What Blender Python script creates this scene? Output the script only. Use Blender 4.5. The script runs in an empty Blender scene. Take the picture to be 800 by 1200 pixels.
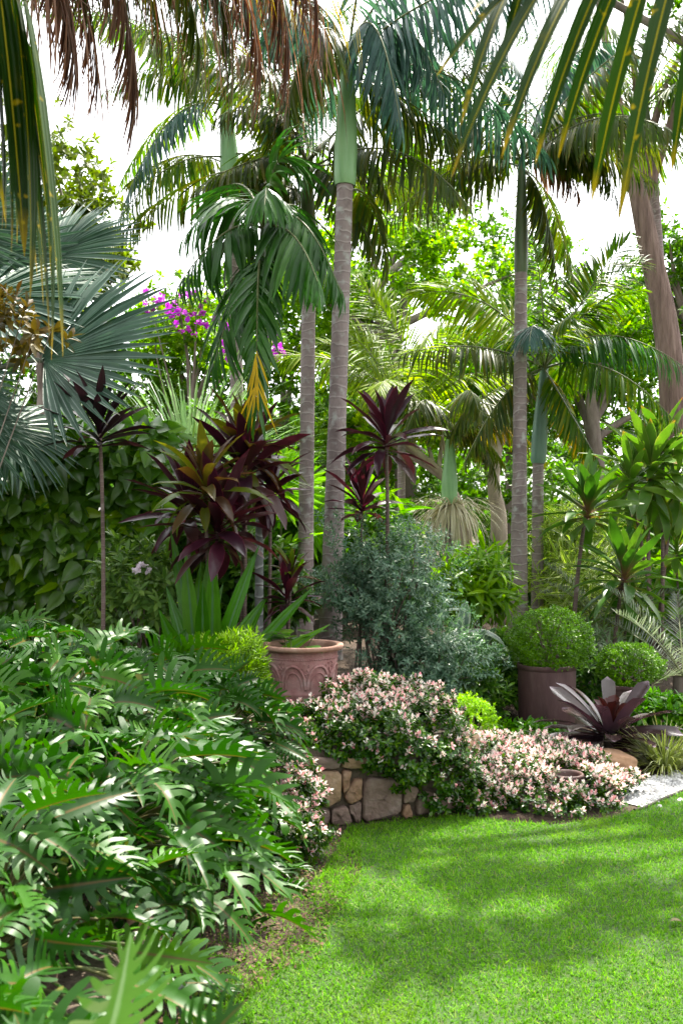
import bpy, math
import numpy as np
R = math.radians
C = bpy.context.scene.collection
rng = np.random.default_rng(11)

# ------------------------------------------------------------------ camera, light, exposure
sc = bpy.context.scene
EYE = 1.5; FPX = 1150.0; HOR = 620.0
cam = bpy.data.objects.new("camera", bpy.data.cameras.new("camera")); C.objects.link(cam)
cam.location = (0, 0, EYE); cam.rotation_euler = (R(90), 0, 0)
cam.data.sensor_fit = 'VERTICAL'; cam.data.sensor_height = 36; cam.data.lens = 36*FPX/1200
cam.data.shift_y = (HOR-600)/1200
cam.data.clip_start = 0.05; cam.data.clip_end = 2000
cam.data.dof.use_dof = True; cam.data.dof.focus_distance = 6.3; cam.data.dof.aperture_fstop = 7.0
sc.camera = cam
SUN_EL, SUN_AZ = R(62), R(26)          # azimuth from +Y towards +X
w = bpy.data.worlds.new("World"); sc.world = w; w.use_nodes = True
nt = w.node_tree; nt.nodes.clear()
sky = nt.nodes.new("ShaderNodeTexSky"); sky.sky_type = 'NISHITA'; sky.sun_disc = False
sky.sun_elevation = SUN_EL; sky.sun_rotation = SUN_AZ
sky.air_density = 1.0; sky.dust_density = 4.0; sky.ozone_density = 1.0
bg = nt.nodes.new("ShaderNodeBackground"); bg.inputs[1].default_value = 0.15
wo = nt.nodes.new("ShaderNodeOutputWorld")
hsv = nt.nodes.new('ShaderNodeHueSaturation'); hsv.inputs['Saturation'].default_value = .12   # thin bright haze
nt.links.new(sky.outputs[0], hsv.inputs['Color']); nt.links.new(hsv.outputs[0], bg.inputs[0]); nt.links.new(bg.outputs[0], wo.inputs[0])
sl = bpy.data.lights.new("sun", 'SUN'); sl.energy = 3.6; sl.angle = R(0.6); sl.color = (1, 0.93, 0.81)
so = bpy.data.objects.new("sun", sl); C.objects.link(so)
so.rotation_euler = (R(90)-SUN_EL, 0, math.pi-SUN_AZ)
so.location = (4, 9, 14)
vs = sc.view_settings
sc.display_settings.display_device = 'sRGB'
vs.view_transform = 'Standard'; vs.look = 'None'; vs.gamma = 1; vs.use_curve_mapping = False
vs.exposure = 2.1
sc.render.engine = 'CYCLES'
cy = sc.cycles
cy.max_bounces = 10; cy.diffuse_bounces = 5; cy.glossy_bounces = 3; cy.transmission_bounces = 6; cy.transparent_max_bounces = 8
cy.use_denoising = True; cy.sample_clamp_indirect = 6; cy.caustics_reflective = False; cy.caustics_refractive = False

# ------------------------------------------------------------------ small maths
def nrm(a):
    a = np.asarray(a, float); return a/np.maximum(np.linalg.norm(a, axis=-1, keepdims=True), 1e-9)
def A(*v): return np.array(v, float)
def P(px, py, Y): return A((px-400)/FPX*Y, Y, EYE-(py-HOR)/FPX*Y)
def X(px, Y): return (px-400)/FPX*Y
def sst(a, b, x):
    t = np.clip((np.asarray(x, float)-a)/(b-a), 0, 1); return t*t*(3-2*t)
def U(a, b, n=None): return rng.uniform(a, b, n)
UP = A(0, 0, 1)

# ------------------------------------------------------------------ mesh collector
class G:
    def __init__(s): s.V = []; s.F = []; s.UV = []; s.M = []; s.n = 0
    def add(s, V, F, uv=None, m=0):
        V = np.asarray(V, float).reshape(-1, 3); F = np.asarray(F, int).reshape(-1, 4)
        if uv is None: uv = np.zeros((len(V), 2))
        s.V.append(V); s.F.append(F+s.n); s.UV.append(uv); s.M.append(np.full(len(F), m, int)); s.n += len(V)
    def build(s, name, mats, parent=None, smooth=True):
        V = np.concatenate(s.V).astype(np.float32); F = np.concatenate(s.F).astype(np.int32)
        UV = np.concatenate(s.UV).astype(np.float32); M = np.concatenate(s.M).astype(np.int32)
        if parent is not None: V = V-np.array(parent.location if parent.parent is None else parent.parent.location, np.float32)
        me = bpy.data.meshes.new(name)
        me.vertices.add(len(V)); me.vertices.foreach_set("co", V.ravel())
        me.loops.add(F.size); me.loops.foreach_set("vertex_index", F.ravel())
        me.polygons.add(len(F)); me.polygons.foreach_set("loop_start", np.arange(0, F.size, 4, dtype=np.int32))
        me.polygons.foreach_set("material_index", M)
        me.polygons.foreach_set("use_smooth", np.full(len(F), smooth))
        uvl = me.uv_layers.new(name="UVMap"); uvl.data.foreach_set("uv", UV[F.ravel()].ravel())
        me.update(calc_edges=True)
        if not isinstance(mats, (list, tuple)): mats = [mats]
        for m in mats: me.materials.append(m)
        o = bpy.data.objects.new(name, me); C.objects.link(o)
        if parent is not None: o.parent = parent
        return o
def tag(o, label, cat, group=None, kind=None):
    o['label'] = label; o['category'] = cat
    if group: o['group'] = group
    if kind: o['kind'] = kind
    return o
def thing(name, label, cat, loc, group=None):
    o = bpy.data.objects.new(name, None); C.objects.link(o); o.empty_display_size = .1
    o.location = [float(v) for v in loc]
    return tag(o, label, cat, group)

# ------------------------------------------------------------------ leaf templates (s along, t across, h lift)
def strap(n, prof, cols=2):
    s = np.linspace(0, 1, n+1); t = np.linspace(-1, 1, cols+1)
    S, T = np.meshgrid(s, t, indexing='ij')
    st = np.stack([S, T*prof(S), 0*S], -1).reshape(-1, 3)
    uv = np.stack([T*.5+.5, S], -1).reshape(-1, 2)
    i, j = np.meshgrid(np.arange(n), np.arange(cols), indexing='ij'); k = (i*(cols+1)+j).ravel()
    return st, np.stack([k, k+1, k+cols+2, k+cols+1], -1), uv
def pw(xs, ys): return lambda s: np.interp(s, xs, ys)
lance = pw([0, .12, .35, .7, .9, 1], [.25, .75, 1, .8, .35, .03])
oval = pw([0, .15, .4, .65, .85, 1], [.1, .65, 1, .95, .55, .05])
T_leaflet = strap(4, lance)
T_leaflet_near = strap(14, pw([0, .08, .3, .7, .9, 1], [.3, .8, 1, .75, .35, .02]), 4)
T_lance = strap(4, lance)
T_small = strap(2, pw([0, .5, 1], [.15, 1, .08]))
T_oval = strap(3, oval)
T_heart = strap(5, pw([0, .06, .22, .45, .7, .9, 1], [.35, .8, 1, .88, .55, .2, .02]), 4)
T_cordy = strap(7, pw([0, .08, .2, .4, .65, .85, 1], [.5, .3, .42, .95, 1, .6, .03]))
T_brom = strap(8, pw([0, .1, .5, .8, .92, .98, 1], [.9, .75, .85, 1, .9, .5, .05]), 4)
T_sword = strap(8, pw([0, .1, .45, .75, 1], [.7, .75, 1, .75, .02]))
T_blade = strap(2, pw([0, .5, 1], [1, .8, .05]), 1)
T_fanseg = strap(8, pw([0, .58, .62, .8, 1], [.02, 1, .93, .5, .03]))
T_thread = strap(5, pw([0, .8, 1], [1, .8, .2]), 1)
def philo_template(nl=9, seed=0):
    jr = np.random.default_rng(seed); st = []; uv = []; F = []
    m = [.02+.93*(i/nl)**.95 for i in range(nl+1)]
    def v(s, t, u): st.append((s, t, 0)); uv.append((.5+.5*np.sign(t)*min(1, u), min(1, max(0, s)))); return len(st)-1
    mid = []
    for i in range(nl):
        mid.append(v(m[i], 0, 0)); mid.append(v(m[i]+(m[i+1]-m[i])*.66, 0, 0))
    tip = v(1.02, 0, 0)
    for sd in (-1, 1):
        web = []
        for i in range(nl):
            f = i/(nl-1)
            full = np.interp(f, [0, .2, .5, .8, 1], [.75, 1, .95, .62, .3])*jr.uniform(.86, 1.08)
            wi = .22*full+.045
            a = v(m[i]-.015, sd*wi, .25); b = v(m[i]+(m[i+1]-m[i])*.70, sd*wi*.97, .25); web += [a, b]
            # lobe: curving towards the tip (front lobes) or back (basal)
            lean = np.interp(f, [0, .15, .5, 1], [-.06, .03, .13, .2])+jr.normal(0, .018)
            wd = (m[i+1]-m[i])*.70
            prev = (a, b)
            for q, (r, wq) in enumerate([(.35, .95), (.62, 1.05), (.85, .85), (1, .3)]):
                tt = wi+(full-wi)*r; c = m[i]-.01+wd*.5+lean*r**1.5
                na = v(c-wd*.5*wq, sd*tt, .25+.75*r); nb = v(c+wd*.5*wq, sd*tt*.985, .25+.75*r)
                F.append((prev[0], prev[1], nb, na) if sd < 0 else (prev[1], prev[0], na, nb)); prev = (na, nb)
        for j in range(2*nl-1):
            q = (mid[j], mid[j+1], web[j+1], web[j]); F.append(q if sd < 0 else q[::-1])
        q = (mid[-1], tip, tip, web[-1])
        ex = v(1.0, sd*.03, .2); q = (mid[-1], tip, ex, web[-1]); F.append(q if sd < 0 else q[::-1])
    return np.array(st, float), np.array(F), np.array(uv, float)
T_philo = philo_template(); T_PH = [philo_template(7, 3), philo_template(8, 5), philo_template(9, 8), philo_template(10, 9)]

def scatter(g, T, o, d, up, L, W, bend=0., fold=0., curl=0., roll=0., wave=0., m=0):
    st, F, uv = T; o = np.asarray(o, float).reshape(-1, 3); N = len(o)
    if N == 0: return
    full = lambda v: np.broadcast_to(np.asarray(v, float).reshape(-1, 1), (N, 1)) if np.ndim(v) else np.full((N, 1), float(v))
    L, W, bend, fold, curl, roll, wave = map(full, (L, W, bend, fold, curl, roll, wave))
    d = nrm(np.broadcast_to(d, (N, 3))); up = np.broadcast_to(up, (N, 3))
    n = up-(up*d).sum(-1, keepdims=True)*d
    bad = np.linalg.norm(n, axis=-1) < .05
    if bad.any(): n = n.copy(); n[bad] = np.cross(d[bad], A(.31, .9, .2))
    n = nrm(n); b = np.cross(d, n)
    cr, sr = np.cos(roll), np.sin(roll); n, b = n*cr+b*sr, b*cr-n*sr
    k = np.where(np.abs(bend) < 1e-3, 1e-3, bend)
    s = st[None, :, 0]; t = st[None, :, 1]; h = st[None, :, 2]
    al = np.sin(k*s)/k; dn = (1-np.cos(k*s))/k
    ns = np.cos(k*s)[..., None]*n[:, None]+np.sin(k*s)[..., None]*d[:, None]
    off = (fold*np.abs(t)-curl*t*t+h)*W
    if np.any(wave): off = off+wave*W*np.sin(s*11+U(0, 6, (N, 1)))*np.abs(t)
    V = o[:, None]+(L*al)[..., None]*d[:, None]-(L*dn)[..., None]*n[:, None]+(t*W)[..., None]*b[:, None]+off[..., None]*ns
    M = len(st)
    g.add(V, (F[None]+(np.arange(N)*M)[:, None, None]), np.tile(uv, (N, 1)), m)

def tube(g, pts, rad, k=8, m=0, cap=False):
    pts = np.asarray(pts, float); n = len(pts); rad = np.broadcast_to(np.asarray(rad, float), (n,))
    t = nrm(np.gradient(pts, axis=0)); ref = A(1, 0, 0) if abs(t[0][0]) < .8 else A(0, 1, 0)
    fr = []; a = nrm(np.cross(t[0], ref))
    for i in range(n):
        a = nrm(a-(a@t[i])*t[i]); fr.append(a)
    a = np.array(fr); b = np.cross(t, a)
    ang = np.linspace(0, 2*np.pi, k+1)
    V = pts[:, None]+rad[:, None, None]*(np.cos(ang)[None, :, None]*a[:, None]+np.sin(ang)[None, :, None]*b[:, None])
    ln = np.concatenate([[0], np.cumsum(np.linalg.norm(np.diff(pts, axis=0), axis=1))])
    uv = np.stack(np.broadcast_arrays(np.linspace(0, 1, k+1)[None], ln[:, None]), -1).reshape(-1, 2)
    i, j = np.meshgrid(np.arange(n-1), np.arange(k), indexing='ij'); q = (i*(k+1)+j).ravel()
    g.add(V, np.stack([q, q+1, q+k+2, q+k+1], -1), uv, m)
    if cap:
        c = len(pts)
        Vc = np.concatenate([V[-1][:-1], [pts[-1]]]); F = [(j, (j+1) % k, k, k) for j in range(k)]
        Vc = np.concatenate([V[-1][:-1], pts[-1][None]+0*V[-1][:-1]+(V[-1][:-1]-pts[-1])*.05])
        g.add(Vc, [(j, (j+1) % k, k+(j+1) % k, k+j) for j in range(k)], np.tile([[.5, ln[-1]]], (2*k, 1)), m)
def bez(p, q, r, n=14):
    t = np.linspace(0, 1, n)[:, None]; return (1-t)**2*p+2*t*(1-t)*q+t*t*r
def spline(pts, n=24):
    pts = np.asarray(pts, float); m = len(pts); x = np.linspace(0, m-1, n); out = []
    for v in x:
        i = min(int(v), m-2); f = v-i
        p0, p1, p2, p3 = pts[max(i-1, 0)], pts[i], pts[i+1], pts[min(i+2, m-1)]
        out.append(.5*((2*p1)+(p2-p0)*f+(2*p0-5*p1+4*p2-p3)*f*f+(3*p1-p0-3*p2+p3)*f**3))
    return np.array(out)
def lathe(g, c, prof, k=48, m=0, wob=0.):
    c = np.asarray(c, float); prof = np.asarray(prof, float); ang = np.linspace(0, 2*np.pi, k+1)
    wv = 1+wob*np.sin(ang*2+.7)+wob*.5*np.sin(ang*3+2)
    V = np.stack([prof[:, 0:1]*np.cos(ang)*wv, prof[:, 0:1]*np.sin(ang)*wv, np.broadcast_to(prof[:, 1:2], (len(prof), k+1))], -1)+c
    ln = np.concatenate([[0], np.cumsum(np.linalg.norm(np.diff(prof, axis=0), axis=1))])
    uv = np.stack(np.broadcast_arrays(np.linspace(0, 1, k+1)[None], ln[:, None]), -1).reshape(-1, 2)
    i, j = np.meshgrid(np.arange(len(prof)-1), np.arange(k), indexing='ij'); q = (i*(k+1)+j).ravel()
    g.add(V, np.stack([q, q+1, q+k+2, q+k+1], -1), uv, m)
def rdirs(n): return nrm(rng.normal(size=(n, 3)))

# ------------------------------------------------------------------ materials
def newmat(name):
    m = bpy.data.materials.new(name); m.use_nodes = True; t = m.node_tree; t.nodes.clear()
    return m, t, t.nodes, t.links
def rgb(c): return (c[0], c[1], c[2], 1)
def ramp(nodes, cols, pos=None, interp='LINEAR'):
    r = nodes.new("ShaderNodeValToRGB"); r.color_ramp.interpolation = interp; e = r.color_ramp.elements
    pos = pos if pos is not None else [i/max(1, len(cols)-1) for i in range(len(cols))]
    e[0].position = pos[0]; e[0].color = rgb(cols[0]); e[1].position = pos[-1]; e[1].color = rgb(cols[-1])
    for p_, c in list(zip(pos, cols))[1:-1]: q = e.new(p_); q.color = rgb(c)
    return r
def mmath(N, Lk, op, a, b=None, clamp=False):
    n = N.new("ShaderNodeMath"); n.operation = op; n.use_clamp = clamp
    for i, v in enumerate((a, b)):
        if v is None: continue
        if isinstance(v, (int, float)): n.inputs[i].default_value = v
        else: Lk.new(v, n.inputs[i])
    return n.outputs[0]
def mixc(N, Lk, f, a, b, mode='MIX'):
    n = N.new("ShaderNodeMix"); n.data_type = 'RGBA'; n.blend_type = mode
    if isinstance(f, (int, float)): n.inputs[0].default_value = f
    else: Lk.new(f, n.inputs[0])
    for i, v in ((6, a), (7, b)):
        if isinstance(v, tuple): n.inputs[i].default_value = rgb(v)
        else: Lk.new(v, n.inputs[i])
    return n.outputs[2]
def leaf(name, cols, trans=.35, tcol=None, rough=.38, edge=None, vein=None, tip=None, tipf=.4, spec=.5, ribs=0, spots=None, back=None, basec=None, tgain=1.0, pos=None):
    cols = [(c[0]*1.2, c[1]*1.1, c[2]*.5) if c[1] > c[0] and c[1] > 1.6*c[2] else c for c in cols]
    spec *= .62
    m, t, N, Lk = newmat(name)
    gm = N.new("ShaderNodeNewGeometry"); cr = ramp(N, cols, pos); Lk.new(gm.outputs["Random Per Island"], cr.inputs[0])
    uv = N.new("ShaderNodeUVMap"); sp = N.new("ShaderNodeSeparateXYZ"); Lk.new(uv.outputs[0], sp.inputs[0])
    tc = N.new("ShaderNodeTexCoord"); nz = N.new("ShaderNodeTexNoise"); nz.inputs["Scale"].default_value = 9; nz.inputs["Detail"].default_value = 3
    Lk.new(tc.outputs["Object"], nz.inputs["Vector"])
    c = cr.outputs[0]
    ac = mmath(N, Lk, 'ABSOLUTE', mmath(N, Lk, 'SUBTRACT', sp.outputs[0], .5))
    if basec: c = mixc(N, Lk, mmath(N, Lk, 'MULTIPLY', mmath(N, Lk, 'SUBTRACT', .35, sp.outputs[1], True), 2.6, True), c, basec)
    if edge: c = mixc(N, Lk, mmath(N, Lk, 'MULTIPLY', mmath(N, Lk, 'SUBTRACT', ac, edge[1], True), 12, True), c, edge[0])
    if vein: c = mixc(N, Lk, mmath(N, Lk, 'MULTIPLY', mmath(N, Lk, 'SUBTRACT', vein[1], ac, True), 40, True), c, vein[0])
    if tip:
        f = mmath(N, Lk, 'ADD', mmath(N, Lk, 'MULTIPLY', mmath(N, Lk, 'SUBTRACT', sp.outputs[1], 1-tipf, True), 1/tipf), mmath(N, Lk, 'MULTIPLY', mmath(N, Lk, 'SUBTRACT', nz.outputs[0], .62), 1.2))
        c = mixc(N, Lk, mmath(N, Lk, 'MULTIPLY', f, 1.0, True), c, tip)
    if spots:
        n2 = N.new("ShaderNodeTexNoise"); n2.inputs["Scale"].default_value = spots[1]; n2.inputs["Detail"].default_value = 2
        Lk.new(tc.outputs["Object"], n2.inputs["Vector"])
        c = mixc(N, Lk, mmath(N, Lk, 'MULTIPLY', mmath(N, Lk, 'SUBTRACT', n2.outputs[0], spots[2], True), 14, True), c, spots[0])
    v = mmath(N, Lk, 'MULTIPLY_ADD', nz.outputs[0], .7); v.node.inputs[2].default_value = .65
    hs = N.new("ShaderNodeHueSaturation"); hs.inputs["Saturation"].default_value = 1.1; Lk.new(v, hs.inputs["Value"]); Lk.new(c, hs.inputs["Color"]); c = hs.outputs[0]
    if back: c = mixc(N, Lk, gm.outputs["Backfacing"], c, back)
    b = N.new("ShaderNodeBsdfPrincipled"); Lk.new(c, b.inputs["Base Color"]); b.inputs["Roughness"].default_value = rough
    b.inputs["Specular IOR Level"].default_value = spec
    if ribs:
        wv = mmath(N, Lk, 'SINE', mmath(N, Lk, 'MULTIPLY', sp.outputs[0], ribs*6.283))
        bp = N.new("ShaderNodeBump"); bp.inputs["Strength"].default_value = .35; bp.inputs["Distance"].default_value = .003
        Lk.new(wv, bp.inputs["Height"]); Lk.new(bp.outputs[0], b.inputs["Normal"])
    tr = N.new("ShaderNodeBsdfTranslucent")
    tcn = mixc(N, Lk, 1.0, c, tcol or (1.7, 1.9, .55), 'MULTIPLY'); Lk.new(tcn, tr.inputs[0])
    mx = N.new("ShaderNodeMixShader"); mx.inputs[0].default_value = trans
    Lk.new(b.outputs[0], mx.inputs[1]); Lk.new(tr.outputs[0], mx.inputs[2])
    o = N.new("ShaderNodeOutputMaterial"); Lk.new(mx.outputs[0], o.inputs[0]); return m
def solid(name, cols, scale=8, rough=.8, bump=.3, bscale=40, detail=6, spec=.4, stretch=(1, 1, 1), dist=.01, extra=None):
    m, t, N, Lk = newmat(name)
    tc = N.new("ShaderNodeTexCoord"); mp = N.new("ShaderNodeMapping"); mp.inputs["Scale"].default_value = stretch
    Lk.new(tc.outputs["Object"], mp.inputs[0])
    n1 = N.new("ShaderNodeTexNoise"); n1.inputs["Scale"].default_value = scale; n1.inputs["Detail"].default_value = detail; n1.inputs["Roughness"].default_value = .65
    Lk.new(mp.outputs[0], n1.inputs["Vector"])
    cr = ramp(N, cols, [.28+.44*i/max(1, len(cols)-1) for i in range(len(cols))]); Lk.new(n1.outputs[0], cr.inputs[0])
    c = cr.outputs[0]
    if extra: c = extra(N, Lk, c, tc, mp)
    n2 = N.new("ShaderNodeTexNoise"); n2.inputs["Scale"].default_value = bscale; n2.inputs["Detail"].default_value = 6
    Lk.new(mp.outputs[0], n2.inputs["Vector"])
    bp = N.new("ShaderNodeBump"); bp.inputs["Strength"].default_value = bump; bp.inputs["Distance"].default_value = dist; Lk.new(n2.outputs[0], bp.inputs["Height"])
    b = N.new("ShaderNodeBsdfPrincipled"); Lk.new(c, b.inputs["Base Color"]); b.inputs["Roughness"].default_value = rough; b.inputs["Specular IOR Level"].default_value = spec
    Lk.new(bp.outputs[0], b.inputs["Normal"])
    o = N.new("ShaderNodeOutputMaterial"); Lk.new(b.outputs[0], o.inputs[0]); return m
def trunkmat(name, a, bcol, ringc, step=.085, lich=(.42, .42, .40)):
    def ex(N, Lk, c, tc, mp):
        uv = N.new("ShaderNodeUVMap"); sp = N.new("ShaderNodeSeparateXYZ"); Lk.new(uv.outputs[0], sp.inputs[0])
        nz = N.new("ShaderNodeTexNoise"); nz.inputs["Scale"].default_value = 5; Lk.new(tc.outputs["Object"], nz.inputs["Vector"])
        v = mmath(N, Lk, 'ADD', mmath(N, Lk, 'DIVIDE', sp.outputs[1], step), mmath(N, Lk, 'MULTIPLY', nz.outputs[0], 1.6))
        f = mmath(N, Lk, 'FRACT', v)
        c = mixc(N, Lk, mmath(N, Lk, 'MULTIPLY', mmath(N, Lk, 'SUBTRACT', .2, f, True), 7, True), c, ringc)
        c = mixc(N, Lk, mmath(N, Lk, 'MULTIPLY', mmath(N, Lk, 'SUBTRACT', f, .8, True), 3.2, True), c, bcol)
        n3 = N.new("ShaderNodeTexNoise"); n3.inputs["Scale"].default_value = 13; n3.inputs["Detail"].default_value = 5; Lk.new(tc.outputs["Object"], n3.inputs["Vector"])
        n4 = N.new('ShaderNodeTexNoise'); n4.inputs['Scale'].default_value = 3.2; n4.inputs['Detail'].default_value = 8; Lk.new(mp.outputs[0], n4.inputs['Vector'])
        c = mixc(N, Lk, mmath(N, Lk, 'MULTIPLY', mmath(N, Lk, 'SUBTRACT', n4.outputs[0], .5, True), 5, True), c, tuple(v*.8 for v in bcol))
        return mixc(N, Lk, mmath(N, Lk, 'MULTIPLY', mmath(N, Lk, 'SUBTRACT', n3.outputs[0], .54, True), 5, True), c, lich)
    return solid(name, [bcol, a, tuple(v*1.15 for v in a)], 10, .85, .5, 60, extra=ex, stretch=(1, 1, .6))
M = {}
# feather palms
M['palm'] = leaf('palm_green', [(.022, .065, .012), (.04, .10, .018), (.075, .14, .022), (.15, .18, .025)], .42, spec=.35, rough=.38, tip=(.16, .11, .03), tipf=.15)
M['palm_blue'] = leaf('palm_blue_green', [(.03, .075, .06), (.055, .11, .10), (.08, .14, .13)], .3, tcol=(1.2, 1.7, .8), rough=.33)
M['palm_dark'] = leaf('palm_dark', [(.022, .05, .018), (.045, .075, .022), (.09, .095, .025)], .4, rough=.4, tip=(.15, .1, .04), tipf=.2)
M['palm_lime'] = leaf('palm_lime', [(.08, .15, .012), (.13, .21, .016), (.2, .26, .02)], .55, spec=.3, rough=.45)
M['palm_deep'] = leaf('palm_deep_green', [(.018, .065, .028), (.03, .095, .04), (.045, .125, .045)], .25, tcol=(1.3, 1.8, .6), rough=.3, vein=((.05, .12, .04), .05))
M['palm_near'] = leaf('palm_near', [(.010, .032, .006), (.016, .044, .008)], .16, rough=.55, spec=.25, vein=((.30, .25, .02), .045), spots=((.32, .24, .02), 34, .66), tip=(.36, .24, .03), tipf=.18, ribs=5)
M['palm_brown'] = leaf('palm_dead_brown', [(.06, .035, .025), (.13, .07, .045), (.2, .12, .085), (.3, .2, .15)], .3, tcol=(1.6, 1.1, .7), rough=.7)
M['palm_yellow'] = leaf('palm_yellowing', [(.05, .1, .015), (.14, .16, .02), (.35, .27, .025), (.45, .3, .03)], .45, tcol=(1.5, 1.4, .5), rough=.5, tip=(.2, .1, .04), tipf=.2)
M['yellowleaf'] = leaf('yellow_leaflets', [(.5, .36, .02), (.6, .42, .03)], .4, tcol=(1.4, 1.2, .5))
M['rachis'] = solid('palm_rachis', [(.09, .12, .04), (.16, .17, .07)], 12, .5, .1)
M['rachis_brown'] = solid('palm_rachis_brown', [(.10, .06, .04), (.18, .11, .07)], 12, .7, .2)
M['shaft'] = solid('crownshaft_green', [(.17, .34, .15), (.24, .45, .2), (.3, .5, .25)], 4, .38, .08, 30, stretch=(5, 5, .5))
M['shaft_dull'] = solid('crownshaft_dull', [(.06, .10, .05), (.12, .17, .08), (.15, .13, .09)], 5, .45, .15, 30, stretch=(5, 5, .6))
M['shaft_blue'] = solid('crownshaft_blue', [(.10, .19, .15), (.15, .26, .2), (.19, .31, .24)], 4, .42, .08, 30, stretch=(5, 5, .6))
M['trunk'] = trunkmat('palm_trunk', (.28, .225, .22), (.16, .12, .118), (.40, .34, .33))
M['trunk_slim'] = trunkmat('slim_palm_trunk', (.16, .17, .165), (.06, .065, .06), (.36, .37, .36), .11, (.42, .44, .43))
M['fan'] = leaf('fan_silver', [(.036, .08, .052), (.056, .108, .074), (.085, .14, .105)], .18, tcol=(1.2, 1.6, 1), rough=.45, vein=((.22, .28, .25), .05), ribs=2, tip=(.15, .12, .07), tipf=.06)
M['fanstalk'] = solid('fan_stalk', [(.16, .2, .16), (.24, .28, .22)], 10, .55, .1)
# understory
M['philo'] = leaf('philodendron', [(.009, .038, .010), (.014, .054, .013), (.022, .076, .017), (.04, .115, .02), (.09, .14, .025)], .2, pos=[0, .35, .8, .975, 1], tcol=(1.6, 2.0, .5), rough=.40, vein=((.10, .07, .025), .03), spec=.42, spots=((.13, .13, .03), 16, .70))
M['philo_stalk'] = solid('philodendron_stalk', [(.07, .05, .02), (.1, .1, .035), (.09, .13, .04)], 6, .45, .05)
M['purple'] = leaf('cordyline_purple', [(.016, .006, .011), (.030, .009, .017), (.052, .015, .024), (.05, .03, .022)], .27, tcol=(2.0, .9, 1.1), rough=.28, edge=((.13, .03, .05), .44), spec=.6)
M['purple_dark'] = leaf('cordyline_near_black', [(.010, .006, .009), (.016, .008, .012), (.026, .010, .014)], .15, tcol=(1.6, 1, 1), rough=.28, spec=.6)
M['bronze'] = leaf('cordyline_bronze', [(.05, .028, .018), (.07, .042, .02), (.07, .10, .03), (.06, .14, .035)], .4, tcol=(1.8, 1.4, .5), rough=.3, edge=((.2, .04, .04), .45))
M['greencord'] = leaf('cordyline_green', [(.025, .075, .03), (.04, .105, .042), (.07, .14, .05)], .28, rough=.3, edge=((.25, .26, .14), .46), basec=(.2, .09, .08))
M['greencord_pale'] = leaf('cordyline_pale', [(.045, .11, .045), (.07, .15, .06), (.12, .2, .08)], .3, rough=.35, edge=((.3, .3, .14), .45), tip=(.3, .12, .05), tipf=.12)
M['cane'] = trunkmat('cane_brown', (.13, .09, .075), (.06, .04, .035), (.2, .15, .13), .035, (.22, .18, .16))
M['sword'] = leaf('sword_leaf', [(.025, .09, .02), (.04, .13, .028), (.07, .17, .04)], .28, tcol=(1.3, 1.9, .7), rough=.35, ribs=4, vein=((.07, .15, .06), .08))
M['hedge'] = leaf('hedge_leaf', [(.04, .11, .03), (.055, .14, .038), (.08, .185, .045), (.16, .3, .035)], .38, rough=.3, vein=((.06, .12, .04), .02), spec=1.1, pos=[0, .45, .85, 1])
M['boxwood'] = leaf('boxwood', [(.04, .11, .012), (.065, .16, .016), (.10, .22, .022)], .35, rough=.33)
M['lime'] = leaf('lime_ball', [(.12, .26, .02), (.17, .34, .03), (.24, .42, .04)], .45, rough=.4)
M['jas_green'] = leaf('jasmine_green', [(.012, .045, .014), (.022, .07, .02), (.04, .10, .025), (.07, .14, .03)], .28, rough=.25, spec=.6)
M['jas_pink'] = leaf('jasmine_pink', [(.74, .32, .36), (.8, .48, .5), (.84, .64, .62), (.84, .76, .73), (.84, .82, .78), (.7, .76, .58)], .35, tcol=(1.1, 1.0, .95), rough=.45)
M['nandina'] = leaf('fine_blue_leaf', [(.048, .10, .064), (.08, .145, .095), (.13, .21, .15), (.2, .27, .2)], .35, tcol=(1.2, 1.5, .7), rough=.4)
M['conifer'] = leaf('feathery_green', [(.06, .13, .02), (.1, .2, .03), (.15, .26, .04)], .4, rough=.5)
M['fern'] = leaf('pale_fern', [(.14, .22, .13), (.22, .31, .2), (.34, .42, .3)], .4, tcol=(1.2, 1.5, .8), rough=.4)
M['cycad'] = leaf('cycad_silver', [(.12, .15, .11), (.2, .23, .18), (.33, .34, .28)], .25, tcol=(1.2, 1.4, .9), rough=.4)
M['dracaena'] = leaf('variegated_strap', [(.07, .15, .03), (.11, .21, .045), (.16, .27, .06)], .45, rough=.35, edge=((.5, .52, .26), .28))
M['rhapis'] = leaf('rhapis', [(.06, .15, .03), (.11, .23, .04), (.19, .34, .05)], .45, rough=.32)
M['banana'] = leaf('broad_lime', [(.06, .17, .025), (.10, .24, .03), (.16, .32, .04)], .5, rough=.35, vein=((.2, .3, .08), .04), ribs=8)
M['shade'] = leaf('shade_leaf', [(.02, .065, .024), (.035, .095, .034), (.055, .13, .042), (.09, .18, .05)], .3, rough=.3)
M['aspid'] = leaf('striped_leaf', [(.05, .09, .06), (.09, .14, .1)], .25, tcol=(1.2, 1.6, .8), rough=.3, edge=((.25, .3, .22), .34), vein=((.22, .28, .2), .09))
M['cover'] = leaf('ground_cover', [(.03, .11, .02), (.05, .16, .025), (.09, .22, .03)], .35, rough=.35)
M['blackcover'] = leaf('black_cover', [(.012, .014, .014), (.02, .022, .018)], .1, rough=.4)
M['tuft'] = leaf('pale_tuft', [(.16, .22, .11), (.26, .31, .18), (.4, .42, .28)], .35, tcol=(1.2, 1.4, .8), rough=.4)
M['brom'] = leaf('bromeliad', [(.026, .013, .014), (.038, .02, .02), (.045, .04, .036)], .1, tcol=(1.8, .9, 1), rough=.22, back=(.07, .045, .06), tip=(.26, .2, .24), tipf=.12, spec=.8)
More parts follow.
